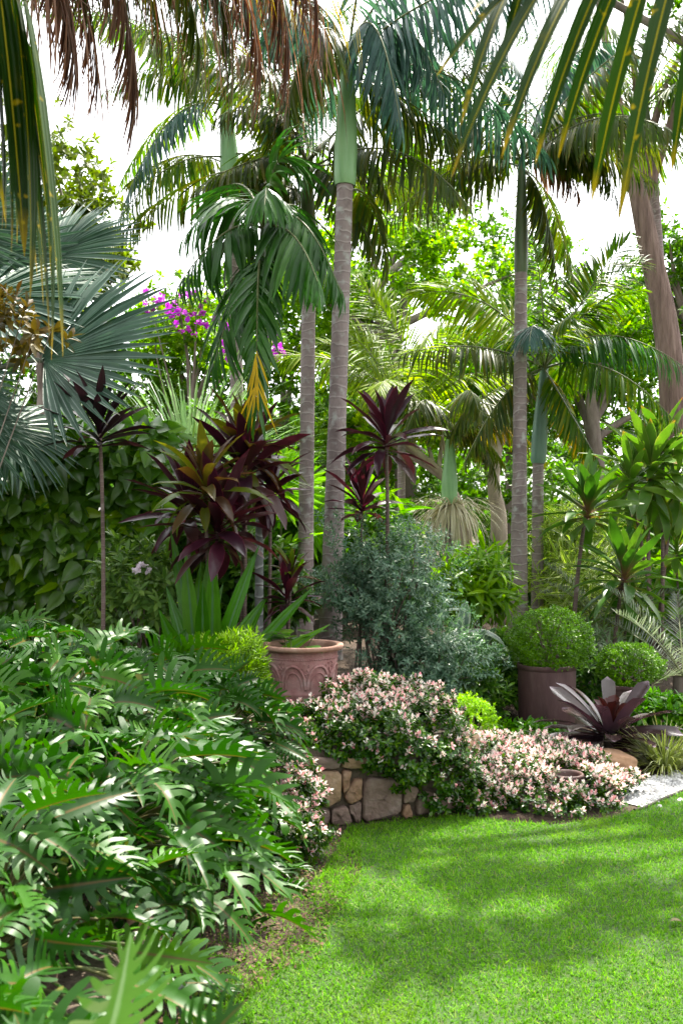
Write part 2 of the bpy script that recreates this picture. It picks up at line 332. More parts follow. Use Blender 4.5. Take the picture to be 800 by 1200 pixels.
M['brom_in'] = leaf('bromeliad_centre', [(.045, .016, .014), (.06, .02, .017)], .1, tcol=(1.8, .8, .6), rough=.25, spec=.6)
M['magnolia'] = leaf('magnolia_bronze', [(.05, .05, .012), (.075, .06, .014), (.12, .095, .018), (.07, .04, .015)], .2, tcol=(1.5, 1.3, .5), rough=.4)
M['rhodo'] = leaf('rhodo_leaf', [(.05, .11, .06), (.08, .16, .09), (.13, .22, .12)], .3, rough=.35)
M['petal_white'] = leaf('petal_white', [(.75, .7, .75), (.8, .68, .76)], .4, tcol=(1, 1, 1), rough=.6)
M['petal_purple'] = leaf('petal_purple', [(.42, .05, .5), (.5, .08, .58), (.6, .14, .6)], .4, tcol=(1.3, 1, 1.3), rough=.6)
M['tree_lime'] = leaf('tree_lime', [(.05, .13, .015), (.085, .19, .02), (.13, .25, .025), (.18, .3, .03)], .5, rough=.4)
M['tree_mid'] = leaf('tree_mid', [(.03, .085, .018), (.05, .125, .022), (.085, .17, .028)], .48, rough=.4)
M['tree_dark'] = leaf('tree_dark', [(.014, .045, .012), (.026, .07, .018), (.05, .1, .02)], .35, rough=.4)
M['tree_olive'] = leaf('tree_olive', [(.05, .085, .02), (.075, .115, .025), (.11, .15, .035)], .4, rough=.45)
M['bark'] = solid('bark', [(.10, .08, .065), (.2, .165, .14), (.3, .26, .22)], 7, .9, .7, 30, stretch=(1, 1, .3), dist=.02)
M['bark_red'] = solid('bark_reddish', [(.09, .06, .05), (.22, .15, .125), (.33, .24, .2)], 9, .9, 1.0, 18, stretch=(1.6, 1.6, .14), dist=.06)
M['bark_pale'] = solid('bark_pale', [(.2, .16, .12), (.34, .28, .21), (.42, .37, .3)], 6, .85, .6, 24, stretch=(1, 1, .35), dist=.02)
M['thread'] = leaf('cream_threads', [(.6, .56, .42), (.74, .7, .55)], .3, tcol=(1, 1, .8), rough=.7)
# ground and hard things
M['soil'] = solid('soil', [(.022, .014, .009), (.05, .032, .02), (.085, .055, .035)], 14, .95, .9, 60, dist=.02)
M['turf'] = solid('turf_soil', [(.02, .045, .008), (.032, .07, .012), (.045, .06, .018)], 22, .95, .6, 80)
M['grass'] = leaf('grass_blades', [(.048, .138, .032), (.075, .19, .042), (.10, .24, .052), (.16, .32, .09), (.26, .24, .12)], .4, tcol=(1.4, 1.7, .45), rough=.5, spec=.25, spots=((.15, .27, .03), 2.6, .60), pos=[0, .3, .65, .93, 1])
M['litter'] = leaf('dry_leaf', [(.035, .021, .013), (.08, .05, .03), (.15, .095, .055)], .1, tcol=(1.2, 1, .7), rough=.8)
M['terracotta'] = solid('terracotta_pink', [(.17, .075, .07), (.30, .145, .135), (.36, .21, .195), (.42, .32, .3)], 9, .75, .35, 50, detail=8)
M['terracotta_rim'] = solid('terracotta_rim', [(.2, .10, .07), (.34, .19, .135), (.42, .28, .22)], 10, .75, .35, 50)
M['potbrown'] = solid('pot_brown', [(.042, .021, .021), (.07, .035, .034), (.09, .048, .046), (.13, .085, .08)], 6, .66, .25, 50, stretch=(2, 2, .45), detail=9)
M['ring'] = solid('ring_brown', [(.06, .03, .025), (.11, .06, .05)], 8, .5, .2)
M['rock'] = solid('rock_tan', [(.22, .12, .065), (.36, .21, .12), (.42, .29, .18)], 5, .85, .6, 22, dist=.02)
M['mortar'] = solid('mortar', [(.05, .038, .026), (.11, .085, .06)], 14, .95, .8, 50, dist=.02)
M['edging'] = solid('edging_steel', [(.05, .04, .035), (.09, .07, .055)], 10, .7, .2)
M['pebble'] = leaf('white_pebbles', [(.2, .2, .2), (.36, .36, .355), (.48, .48, .475), (.6, .6, .59)], .0, rough=.7, tcol=(1, 1, 1))
def stone_extra(N, Lk, c, tc, mp):
    gm = N.new("ShaderNodeNewGeometry")
    r = ramp(N, [(.13, .085, .07), (.27, .145, .07), (.19, .13, .10), (.32, .2, .10), (.14, .095, .075), (.25, .18, .13)], interp='CONSTANT')
    Lk.new(gm.outputs["Random Per Island"], r.inputs[0])
    return mixc(N, Lk, .62, c, r.outputs[0])
M['stone'] = solid('wall_stone', [(.12, .085, .07), (.25, .18, .14), (.40, .33, .29)], 11, .88, .6, 30, extra=stone_extra, dist=.03, detail=9)
M['water'] = solid('pot_water', [(.012, .016, .012), (.02, .022, .016)], 4, .08, .02, 10)

# ------------------------------------------------------------------ terrain
WALL = np.array([(-.5, -6), (-.52, 1.0), (-.56, 2.4), (-.68, 3.2), (-.70, 3.9), (-.52, 4.55), (-.25, 4.93), (.05, 5.02), (.45, 5.15), (.68, 5.36), (.71, 5.48)])
def pip(x, y, poly):
    x = np.asarray(x, float); y = np.asarray(y, float); c = np.zeros(np.broadcast(x, y).shape, bool); n = len(poly)
    for i in range(n):
        (x1, y1), (x2, y2) = poly[i], poly[(i+1) % n]
        c ^= ((y1 > y) != (y2 > y)) & (x < (x2-x1)*(y-y1)/((y2-y1) if y2 != y1 else 1e-9)+x1)
    return c
BEDH = np.concatenate([WALL+A(-.11, .11), [(.73, 60), (-60, 60), (-60, -6)]])
BED = np.concatenate([WALL, [(.84, 60), (-60, 60), (-60, -6)]])
def gz(x, y):
    x = np.asarray(x, float); y = np.asarray(y, float)
    right = .62*sst(6.8, 11.5, y)+.35*sst(11, 22, y)+.0*x
    left = np.maximum(right, .40+.012*np.maximum(y-5, 0))
    f = np.where(pip(x, y, BEDH), 1.0, 0.0)
    f = np.where(y > 6.0, 1-sst(.45, .95, x), f)
    return right*(1-f)+left*f
xs = np.concatenate([-np.geomspace(200, 4.2, 22), np.arange(-4, 5, .075), np.geomspace(5, 200, 22)])
ys = np.concatenate([[-200, -90, -40, -20, -10], np.arange(-6, 12, .09), np.geomspace(12, 300, 26)])
gx, gy = np.meshgrid(xs, ys, indexing='ij')
z = gz(gx, gy)+.012*np.sin(gx*7.3+gy*3.1)*np.sin(gy*6.1)*(gz(gx, gy) > .02)
i, j = np.meshgrid(np.arange(len(xs)-1), np.arange(len(ys)-1), indexing='ij'); q = (i*len(ys)+j).ravel()
g = G(); g.add(np.stack([gx, gy, z], -1), np.stack([q, q+len(ys), q+len(ys)+1, q+1], -1))
tag(g.build('garden_ground', M['soil']), 'dark mulched soil of the garden beds', 'ground', kind='structure')
LAWN = np.array([(-.42, -6), (-.42, 2.6), (-.46, 3.1), (-.36, 3.5), (-.2, 3.9), (-.08, 4.3), (.0, 4.7), (.03, 4.92), (.2, 4.98), (.46, 5.06), (.62, 5.13), (.85, 5.0), (1.1, 4.96), (1.4, 5.08), (1.6, 5.25), (1.8, 5.45), (2.1, 5.72), (2.7, 6.1), (4, 6.6), (9, 7.2), (9, -6)])
SOD = np.concatenate([[(-.38, -6), (-.38, 2.5), (-.34, 3.0), (-.12, 3.5), (.02, 3.9), (.09, 4.3), (.09, 4.93)], LAWN[8:]])
me = bpy.data.meshes.new('lawn'); me.from_pydata([(x, y, .008) for x, y in SOD], [], [list(range(len(SOD)))[::-1]]); me.materials.append(M['turf'])
lo = bpy.data.objects.new('lawn', me); C.objects.link(lo); tag(lo, 'green lawn curving round the garden beds', 'lawn', kind='structure')
GRAV = [(1.5, 5.4), (1.63, 5.27), (1.82, 5.47), (2.12, 5.74), (2.72, 6.12), (4.0, 6.62), (4.0, 7.3), (2.6, 6.7), (2.15, 6.1), (1.95, 5.95), (1.7, 5.9)]
me = bpy.data.meshes.new('gravel_path'); me.from_pydata([(x, y, .006) for x, y in GRAV], [], [list(range(len(GRAV)))]); me.materials.append(M['pebble'])
go = bpy.data.objects.new('gravel_path', me); C.objects.link(go); tag(go, 'white gravel path beside the lawn edge', 'path', kind='structure')

# grass blades
def grass():
    g = G()
    for (x0, x1, y0, y1, den, hh) in ((-1, 3.2, 2.4, 6.4, 24000, 1.0), (-.6, 5, -1.5, 2.4, 1500, 1.0), (3.2, 7, 2.4, 7, 1500, 1.0)):
        n = int((x1-x0)*(y1-y0)*den); x = U(x0, x1, n); y = U(y0, y1, n)
        inn = pip(x, y, LAWN)
        # straggling blades past the edge, thin bare patches
        gap = np.hypot((x+.44)/.46, (y-3.85)/.75)
        fringe = pip(x-.10, y+.05, LAWN) | pip(x+.10, y-.06, LAWN)
        bare = (np.sin(x*5.1+1.3*np.sin(y*3.3))*np.sin(y*4.7+x)+.35*np.sin(x*17+y*13))
        keep = inn & (U(0, 1, n) < np.clip(sst(.45, 1.1, gap)*1.1, .12, 1)) & (U(0, 1, n) < np.where(bare > .75, .55, 1.0))
        keep |= (~inn) & fringe & (U(0, 1, n) < .10) & ~pip(x, y, GRAV) & (x > -.6)
        keep |= (x > -.72) & (x < .1) & (y > 2.9) & (y < 4.7) & ~pip(x, y, BED) & (U(0, 1, n) < .10)
        x, y = x[keep], y[keep]; n = len(x)
        az = U(0, 6.283, n); tilt = np.abs(rng.normal(.55, .3, n))
        d = np.stack([np.cos(az)*np.sin(tilt), np.sin(az)*np.sin(tilt), np.cos(tilt)], -1)
        L = rng.gamma(6, .0026, n)*hh+.007; tall = U(0, 1, n) > .985; L[tall] *= 1.6
        scatter(g, T_blade, np.stack([x, y, np.full(n, .004)], -1), d, UP, L, U(.0011, .0024, n), bend=U(.2, 1.3, n), roll=U(-1, 1, n))
    tag(g.build('lawn_grass', M['grass']), 'short green grass blades covering the lawn', 'grass', kind='stuff')
grass()
def pebbles():
    g = G(); n = 9000; x = U(1.45, 3.6, n); y = U(5.2, 7.2, n); k = pip(x, y, GRAV) | (pip(x+.05, y, GRAV) & (U(0, 1, n) < .12)) | (pip(x-.05, y+.06, GRAV) & (U(0, 1, n) < .1)); x, y = x[k], y[k]; n = len(x)
    oc = np.array([(-1, -1, 0), (1, -1, 0), (1, 1, 0), (-1, 1, 0), (-.5, -.6, .8), (.6, -.5, .8), (.5, .6, .8), (-.6, .5, .8)], float)
    F = np.array([(0, 1, 5, 4), (1, 2, 6, 5), (2, 3, 7, 6), (3, 0, 4, 7), (4, 5, 6, 7)])
    a = U(0, 6.28, n); s = U(.005, .012, n)[:, None, None]; V = oc[None]*s*U(.7, 1.3, (n, 1, 3))
    c, sn = np.cos(a)[:, None], np.sin(a)[:, None]
    V = np.stack([V[..., 0]*c-V[..., 1]*sn+x[:, None], V[..., 0]*sn+V[..., 1]*c+y[:, None], V[..., 2]+.008], -1)
    g.add(V, F[None]+(np.arange(n)*8)[:, None, None])
    tag(g.build('gravel', M['pebble']), 'loose white pebbles of the gravel path', 'gravel', kind='stuff')
pebbles()
g = G(); tube(g, spline([(x, y, .012) for x, y in [(1.55, 5.2), (1.62, 5.25), (1.81, 5.455), (2.11, 5.73), (2.71, 6.11), (4, 6.61)]], 40), .008, 6)
tag(g.build('path_edging', M['edging']), 'thin brown edging strip between lawn and white gravel', 'edging')
def litter():
    g = G()
    for (x0, x1, y0, y1, n) in ((-.75, .1, 2.6, 4.7, 5200), (-3, .8, 3, 8, 3500), (.8, 3.4, 5.6, 9, 3500), (-.4, 2.6, 2.8, 5.4, 299)):
        x = U(x0, x1, n); y = U(y0, y1, n); k = ~pip(x, y, GRAV)
        if n > 4000: k &= ~pip(x, y, LAWN) | (U(0, 1, n) < .75*(np.hypot((x+.44)/.46, (y-3.85)/.75) < .95))
        elif n > 300: k &= ~pip(x, y, LAWN)
        x, y = x[k], y[k]; n = len(x); a = U(0, 6.28, n); L = U(.006, .022, n)
        if n < 300: L = L*.45
        scatter(g, T_small, np.stack([x, y, gz(x, y)+U(.010, .022, n)+(n < 300)*.018], -1), np.stack([np.cos(a), np.sin(a), U(-.1, .4, n)], -1), UP+rng.normal(0, .4, (n, 3)), L, L*U(.2, .45, n), bend=U(-.8, 1, n), fold=.3)
    tag(g.build('leaf_litter', M['litter']), 'dry brown leaf litter on the bed soil', 'litter', kind='stuff')
litter()
g = G(); fl = P(785, 1089, 3.68); fl[2] = .03
scatter(g, T_oval, [fl], [A(.9, .2, .1)], UP, .055, .016, bend=.6, fold=.4)
tag(g.build('fallen_leaf', M['magnolia']), 'single curled brown fallen leaf lying on the lawn', 'leaf')

# ------------------------------------------------------------------ retaining wall
def stone_wall():
    t = thing('stone_wall', 'low curved retaining wall of brown and ochre fieldstones beside the lawn', 'wall', (.1, 5.0, 0))
    pts = spline(np.c_[WALL[1:], 0*WALL[1:, 0]], 90)
    tan = nrm(np.gradient(pts, axis=0)); side = np.stack([tan[:, 1], -tan[:, 0], 0*tan[:, 0]], -1)   # towards the lawn
    g = G(); n = len(pts); H = .385
    prof = [(-.0, -.05), (.0, H-.03), (-.03, H), (-.2, H), (-.2, .1)]
    V = np.stack([pts+side*(o) + UP*zv for o, zv in prof], 1)
    i, j = np.meshgrid(np.arange(n-1), np.arange(len(prof)-1), indexing='ij'); q = (i*len(prof)+j).ravel(); k = len(prof)
    g.add(V, np.stack([q, q+1, q+k+1, q+k], -1)); g.build('mortar', M['mortar'], t)
    ln = np.concatenate([[0], np.cumsum(np.linalg.norm(np.diff(pts, axis=0), axis=1))])
    def at(s, h, o):
        p = A(np.interp(s, ln, pts[:, 0]), np.interp(s, ln, pts[:, 1]), h); sd = A(np.interp(s, ln, side[:, 0]), np.interp(s, ln, side[:, 1]), 0)
        return p+nrm(sd)*o
    def slab(g, poly, th):
        poly = np.array(poly, float); c = poly.mean(0); k = len(poly)
        # refine the outline and round the corners
        fine = []
        for a_, b_ in zip(poly, np.roll(poly, -1, 0)):
            for f in (.12, .5, .88): fine.append(a_+(b_-a_)*f+rng.normal(0, .0025, 2))
        fine = np.array(fine); K = len(fine)
        rings = [(1.0, .0), (1.0, th*.55), (.972, th*.88), (.85, th), (.4, th*1.05), (.02, th*1.05)]
        V = []
        for sc_, o in rings:
            for p_ in fine:
                q_ = c+(p_-c)*sc_; V.append(at(q_[0], q_[1], o+(rng.normal(0, .0042) if o > 0 else 0)))
        F = [(r*K+j, r*K+(j+1) % K, (r+1)*K+(j+1) % K, (r+1)*K+j) for r in range(len(rings)-1) for j in range(K)]
        g.add(V, F)
    g = G()
    # stones seen between the philodendron and the jasmine, outlined from the photo
    zones = [[(212, 500), (303, 498), (303, 600), (262, 628), (215, 612)], [(150, 640), (262, 634), (262, 705), (150, 715)], [(268, 635), (324, 624), (340, 690), (270, 702)], [(308, 495), (338, 498), (330, 556), (312, 582)], [(345, 532), (379, 528), (378, 600), (330, 618), (313, 590)],
             [(330, 624), (374, 608), (371, 683), (355, 690), (336, 655)], [(386, 520), (518, 530), (515, 655), (374, 690)], [(523, 540), (576, 560), (560, 610), (523, 613)], [(525, 624), (546, 618), (560, 662), (525, 667)], [(581, 572), (640, 575), (640, 650), (566, 652)], [(140, 450), (300, 455), (300, 492), (140, 490)],
             [(306, 452), (440, 455), (440, 488), (306, 490)]]
    xs_ = pts[:, 0]; ok = (pts[:, 1] > 4.7) & (pts[:, 1] < 5.3)
    used = []
    for zp in zones:
        pl = []
        for zx, zy in zp:
            px, py = 300+zx/3.077, 740+zy/3.077
            Y = 5.02
            for _ in range(6):
                x = X(px, Y); s = np.interp(x, xs_[ok], ln[ok]); Y = np.interp(s, ln, pts[:, 1])
            pl.append((s, max(.0, min(H-.006, EYE-(py-HOR)/FPX*Y))))
        pl = np.array(pl)
        a2 = np.sum(pl[:, 0]*np.roll(pl[:, 1], -1)-np.roll(pl[:, 0], -1)*pl[:, 1])
        if a2 < 0: pl = pl[::-1]
        used.append((pl[:, 0].min(), pl[:, 0].max())); slab(g, pl, U(.03, .05))
    u0 = min(a for a, _ in used); u1 = max(b for _, b in used)
    for (a, b) in ((0.0, u0-.01), (u1+.01, ln[-1])):
        for row, (h0, h1) in enumerate(((.005, .13), (.14, .25), (.26, .378))):
            s = a-U(0, .1)
            while s < b:
                wd = U(.12, .3); e = min(b, s+wd); s2 = max(a, s)
                if e-s2 > .05:
                    jt = lambda: rng.normal(0, .012)
                    slab(g, [(s2+.008, h0+abs(jt())), (e-.008, h0+abs(jt())), (e-.008+jt(), h1-abs(jt())), (s2+.008+jt(), h1-abs(jt()))], U(.03, .055))
                s += wd
    g.build('stonework', M['stone'], t)
stone_wall()

# ------------------------------------------------------------------ plant builders
def frond(g, g2, c, b, t, n=38, LL=.5, LW=.03, hang=.5, a0=68, a1=22, p0=.14, bend=.7, rr=.012, lift=.15, T=T_leaflet, drop=0., endL=.35, tw=0.):
    c, b, t = map(np.asarray, (c, b, t)); pts = bez(c, b, t, 18); L = np.linalg.norm(np.diff(pts, axis=0), axis=1).sum()
    if g2 is not None: tube(g2, pts, np.linspace(rr, rr*.2, 18), 5)
    s = np.tile(np.linspace(p0, .995, n), 2)+U(-.006, .006, 2*n); s = np.clip(s, 0, 1); sd = np.repeat([-1., 1.], n)
    if drop: k = U(0, 1, 2*n) > drop; s, sd = s[k], sd[k]
    q = s[:, None]; pos = (1-q)**2*c+2*q*(1-q)*b+q*q*t; tn = nrm(2*(1-q)*(b-c)+2*q*(t-b))
    hd = (t-c)*A(1, 1, 0)
    if np.linalg.norm(hd) < .1*L: hd = (b-c)*A(1, 1, 0)+A(1e-3, 0, 0)
    hd = nrm(hd); S = np.cross(hd, UP); N = np.cross(S, tn)
    if tw: S, N = S*math.cos(R(tw))+N*math.sin(R(tw)), N*math.cos(R(tw))-S*math.sin(R(tw))
    a = R(a0)+(R(a1)-R(a0))*((s-p0)/(1-p0))**1.2+rng.normal(0, .06, len(s))
    d = tn*np.cos(a)[:, None]+S*(sd*np.sin(a))[:, None]+N*(lift+rng.normal(0, .08, len(s)))[:, None]
    d = nrm(d); d = nrm(d-UP*(hang*U(.7, 1.25, len(s)))[:, None])
    x = (s-p0)/(1-p0); pr = np.interp(x, [0, .15, .4, .75, 1], [.55, .9, 1, .75, endL])
    up = UP*.6+N*.6+rng.normal(0, .15, (len(s), 3))
    mm = 0
    scatter(g, T, pos, d, up, LL*pr*U(.85, 1.1, len(s)), LW*.5*np.interp(x, [0, .3, 1], [.7, 1, .6])*U(.8, 1.15, len(s)), bend=bend*U(.5, 1.4, len(s)), fold=.35, m=mm)
def add_frond(par, mats, *a, **k):
    g, g2 = G(), G(); frond(g, g2, *a, **k); o = g2.build('frond', mats[1], par); g.build('leaves', mats[0], o); return o
def palm(name, label, base, neck, top, r0, r1, rs, mats, tmat, smat, nf=12, fl=2.2, cat='palm tree', fronds=(), az0=0., elmin=-25, elmax=70, LL=.6, LW=.034, hang=.9, skip=None, bow=.0, group=None, n=52, fmats=None, drop=0.):
    base, neck, top = map(np.asarray, (base, neck, top))
    t = thing(name, label, cat, base, group)
    mid = (base+neck)/2+A(bow, 0, 0)
    pts = spline([base-UP*.1, base+(mid-base)*.5+A(bow*.35, 0, 0), mid, neck], 70)
    f = np.linspace(0, 1, 70); rad = r1+(r0-r1)*(1-f)**1.3+.35*r0*np.exp(-f*22)
    rad = rad*(1+.018*np.sin(np.arange(70)*2.4)+rng.normal(0, .012, 70))
    g = G(); tube(g, pts, rad, 14); g.build('trunk', M[tmat], t)
    g = G(); sp = spline([neck-(top-neck)*.01, neck+(top-neck)*.33, neck+(top-neck)*.66, top], 18); f = np.linspace(0, 1, 18)
    tube(g, sp, np.interp(f, [0, .06, .3, .6, 1], [rs*.86, rs, rs*1.04, rs*.82, rs*.5]), 14); g.build('crownshaft', M[smat], t)
    fm = [M[mats], M['rachis']]
    for fr in fronds:
        kw = dict(n=n, LL=LL, LW=LW, hang=hang); mt = fm
        c, b, e = fr[:3]
        if len(fr) > 3:
            e2 = dict(fr[3])
            if 'mat' in e2: mt = [M[e2.pop('mat')], M[e2.pop('rm', 'rachis')]]
            kw.update(e2)
        c = top if c is None else c
        add_frond(t, mt, c, b, e, **kw)
    for k in range(nf):
        az = az0+k*2.39996+rng.normal(0, .12)
        el = R(elmax-(elmax-elmin)*((k+.5)/nf)**1.0)
        L = fl*U(.9, 1.1); out = A(math.cos(az), math.sin(az), 0)
        b = top+L*.5*(out*math.cos(el)+UP*math.sin(el))
        tp = b+L*.55*(out*math.cos(el-R(55))+UP*math.sin(el-R(55)))
        if skip and skip(az % 6.2832, el): continue
        mt = fm if not fmats else [M[fmats[k % len(fmats)]], M['rachis']]
        add_frond(t, mt, top-UP*.1*(k/nf), b, tp, n=n, LL=LL, LW=LW, hang=hang, drop=drop, tw=rng.normal(0, 22))
    return t
def rosettes(g, Pt, Ax, k, T, L, W, a0=35, a1=80, bend=.4, fold=.25, m=0, step=.2, upb=.5, jitL=.25):
    Pt = np.asarray(Pt, float); Ax = nrm(Ax); n = len(Pt)
    e1 = nrm(np.cross(Ax, A(.3, .2, .93)+rng.normal(0, .2, (n, 3)))); e2 = np.cross(Ax, e1); ph = U(0, 6.28, n)
    for q in range(k):
        az = ph+q*2.39996+rng.normal(0, .25, n); f = (q+.5)/k
        th = R(a1)+(R(a0)-R(a1))*f+rng.normal(0, .15, n)
        d = Ax*np.cos(th)[:, None]+(e1*np.cos(az)[:, None]+e2*np.sin(az)[:, None])*np.sin(th)[:, None]
        l = L*U(1-jitL, 1+jitL, n)
        scatter(g, T, Pt+Ax*(q*step*L/k*2), d, Ax*1.0+UP*upb+rng.normal(0, .12, (n, 3)), l, W*U(.85, 1.15, n), bend=bend*U(.2, 1.6, n), fold=fold, m=m)
def clumps(c, r, n, shell=.55, lump=.18, zlo=-1.0, freq=3.0):
    d = rdirs(int(n*2.2)+8); d = d[d[:, 2] > zlo][:n]
    ph = U(0, 6.28, 6)
    l = 1+lump*(np.sin(d[:, 0]*freq+ph[0])*np.sin(d[:, 1]*freq+ph[1])+.7*np.sin(d[:, 2]*freq*1.7+ph[2]+d[:, 0]*freq*1.3))
    rad = (shell+(1-shell)*U(0, 1, len(d))**.6)*l
    return np.asarray(c)+d*np.asarray(r)*rad[:, None], nrm(d/np.asarray(r)*np.mean(r))
def shrub(name, label, c, r, n, k, T, L, W, mat, cat='shrub', stems=7, smat='cane', group=None, shell=.5, a0=30, a1=85, bend=.4, fold=.25, upd=.35, lump=.18, zlo=-.6, srad=.008, freq=3., part='foliage', step=.25, ground=None, root=None):
    c = np.asarray(c, float); r = np.asarray(r, float)
    gr = float(gz(c[0], c[1])) if ground is None else ground
    rt = c if root is None else np.asarray(root, float)
    t = thing(name, label, cat, (rt[0], rt[1], gr), group)
    p, ax = clumps(c, r, n, shell, lump, zlo, freq)
    ax = nrm(ax+UP*upd+rng.normal(0, .25, ax.shape))
    kk = p[:, 2] > gr+.01; p, ax = p[kk], ax[kk]
    g = G(); rosettes(g, p, ax, k, T, L, W, a0, a1, bend, fold, step=step); g.build(part, M[mat], t)
    if stems:
        g = G()
        for q in rng.choice(len(p), min(stems, len(p)), False):
            b = A(rt[0]+rng.normal(0, r[0]*.15), rt[1]+rng.normal(0, r[1]*.15), gr-.03)
            tube(g, bez(b, (b+p[q])/2+A(0, 0, r[2]*.25)+rng.normal(0, .06*r[0], 3), p[q], 10), np.linspace(srad, srad*.35, 10), 5)
        g.build('stems', M[smat], t)
    return t
def tree(name, label, base, trunkpts, r0, cl, mat, bmat='bark', L=.12, W=.035, n=1200, k=9, T=T_small, nb=10, cat='tree', group=None, shell=.35, upd=.2, lump=.28):
    base = np.asarray(base, float); t = thing(name, label, cat, base, group)
    tp = spline([base-UP*.2]+[np.asarray(v, float) for v in trunkpts], 26)
    g = G(); tube(g, tp, np.linspace(r0, r0*.4, 26), 12); g.build('trunk', M[bmat], t)
    gb = G(); gl = G()
    tot = sum(c[1][0]*c[1][1]+c[1][0]*c[1][2] for c in cl)
    for (c, r) in cl:
        c = np.asarray(c, float); r = np.asarray(r, float); sh = (r[0]*r[1]+r[0]*r[2])/tot
        # big clumps made of smaller clumps so the outline is uneven
        nsub = max(6, int(26*sh*len(cl)**.5)); cc, _ = clumps(c, r*.8, nsub, .35, lump)
        per = max(8, int(n*sh/nsub))
        st = tp[int(rng.integers(12, 25))]
        for ci in cc:
            p, ax = clumps(ci, r*U(.26, .42), per, .2, .25)
            ax = nrm(ax*.6+UP*upd+rng.normal(0, .5, ax.shape)); rosettes(gl, p, ax, k, T, L, W, 30, 100, .5, .3, step=.35)
        for ci in cc[:max(2, nb//len(cl))]:
            stp = tp[int(rng.integers(13, 26))]
            tube(gb, bez(stp, (stp+ci)/2+A(rng.normal(0, .2), rng.normal(0, .2), U(.0, .4)), ci, 12), np.linspace(r0*.38, r0*.06, 12), 6)
    gb.build('branches', M[bmat], t); gl.build('crown', M[mat], t)
    return t
def cordyline(name, label, base, heads, nl, L, W, mat, group=None, cmat='cane', srad=.012, e0=82, e1=-15, bend=.8, cat='cordyline', bow=.03, wave=.12, tops=None):
    """heads: list of (point, scale, mat override)"""
    base = np.asarray(base, float); t = thing(name, label, cat, base, group)
    for hd in heads:
        h, s_ = np.asarray(hd[0], float), hd[1]; mt = hd[2] if len(hd) > 2 else mat
        b = base+A(rng.normal(0, .03), rng.normal(0, .03), -.03)
        if len(hd) > 3: b = np.asarray(hd[3], float)
        g = G(); tube(g, bez(b, (b+h)/2+A(bow*rng.normal(), bow*rng.normal(), .05), h, 20), np.linspace(srad*1.15, srad*.8, 20)*s_**.5, 8); st = g.build('stem', M[cmat], t)
        g = G(); n = int(nl*min(1.2, s_**.5)); f = (np.arange(n)+.5)/n
        az = np.arange(n)*2.39996+U(0, 6.28)+rng.normal(0, .15, n); el = np.radians(e0+(e1-e0)*(1-f)**1.15+rng.normal(0, 6, n))
        d = np.stack([np.cos(az)*np.cos(el), np.sin(az)*np.cos(el), np.sin(el)], -1)
        o = h-UP*(1-f)[:, None]*L*s_*.32
        l = L*s_*np.interp(f, [0, .3, .8, 1], [.75, 1, 1, .6])*U(.85, 1.15, n)
        scatter(g, T_cordy, o, d, UP+d*.02, l, W*s_*U(.8, 1.15, n), bend=bend*np.interp(f, [0, .6, 1], [1.25, .8, .15])*U(.5, 1.3, n), fold=.45, curl=.1, roll=rng.normal(0, .25, n), wave=wave)
        g.build('leaf_rosette', M[mt], t)
    return t
def fan_leaf(g, hub, d, face, Rr, nseg=44, arc=300, cup=.15, droop=.25, ragged=.05):
    """pleated fan: d points along the middle of the leaf, face is its upper side"""
    d = nrm(d); face = nrm(face-(face@d)*d); sd = np.cross(d, face)
    a = np.radians(np.linspace(-arc/2, arc/2, nseg)); da = np.radians(arc/(nseg-1))
    dd = d*np.cos(a)[:, None]+sd*np.sin(a)[:, None]+face*(cup*(np.abs(a)/a.max())**2)[:, None]
    L = Rr*np.interp(np.abs(a), [0, np.radians(90), np.radians(150)], [1, .95, .75])*U(1-ragged, 1+ragged, nseg)
    ff = face*np.cos(a*.15)[:, None]
    scatter(g, T_fanseg, np.repeat(hub[None], nseg, 0), dd, np.broadcast_to(face, dd.shape), L, L*.6*np.tan(da/2)*1.35, bend=droop*U(.4, 1.6, nseg), fold=.55, roll=rng.normal(0, .06, nseg))
def fan_palm(name, label, base, top, r, leaves, mats=('fan', 'fanstalk'), tmat='bark', cat='fan palm', nseg=58, arc=290):
    base = np.asarray(base, float); top = np.asarray(top, float); t = thing(name, label, cat, base)
    g = G(); tube(g, np.linspace(base-UP*.1, top, 16), np.linspace(r*1.2, r, 16), 12); g.build('trunk', M[tmat], t)
    for (hub, d, face, Rr, *rest) in leaves:
        ac = rest.pop() if len(rest) == 3 else arc
        hub = np.asarray(hub, float); g = G()
        g2 = G(); tube(g2, bez(top, (top+hub)/2+UP*.15, hub, 12), np.linspace(.022, .012, 12)*Rr/.8, 6)
        fan_leaf(g, hub, np.asarray(d, float), np.asarray(face, float), Rr, int(nseg*ac/290), ac, *rest); g2.build('leaf_stalk', M[mats[1]], g.build('fan_leaf', M[mats[0]], t))
    return t

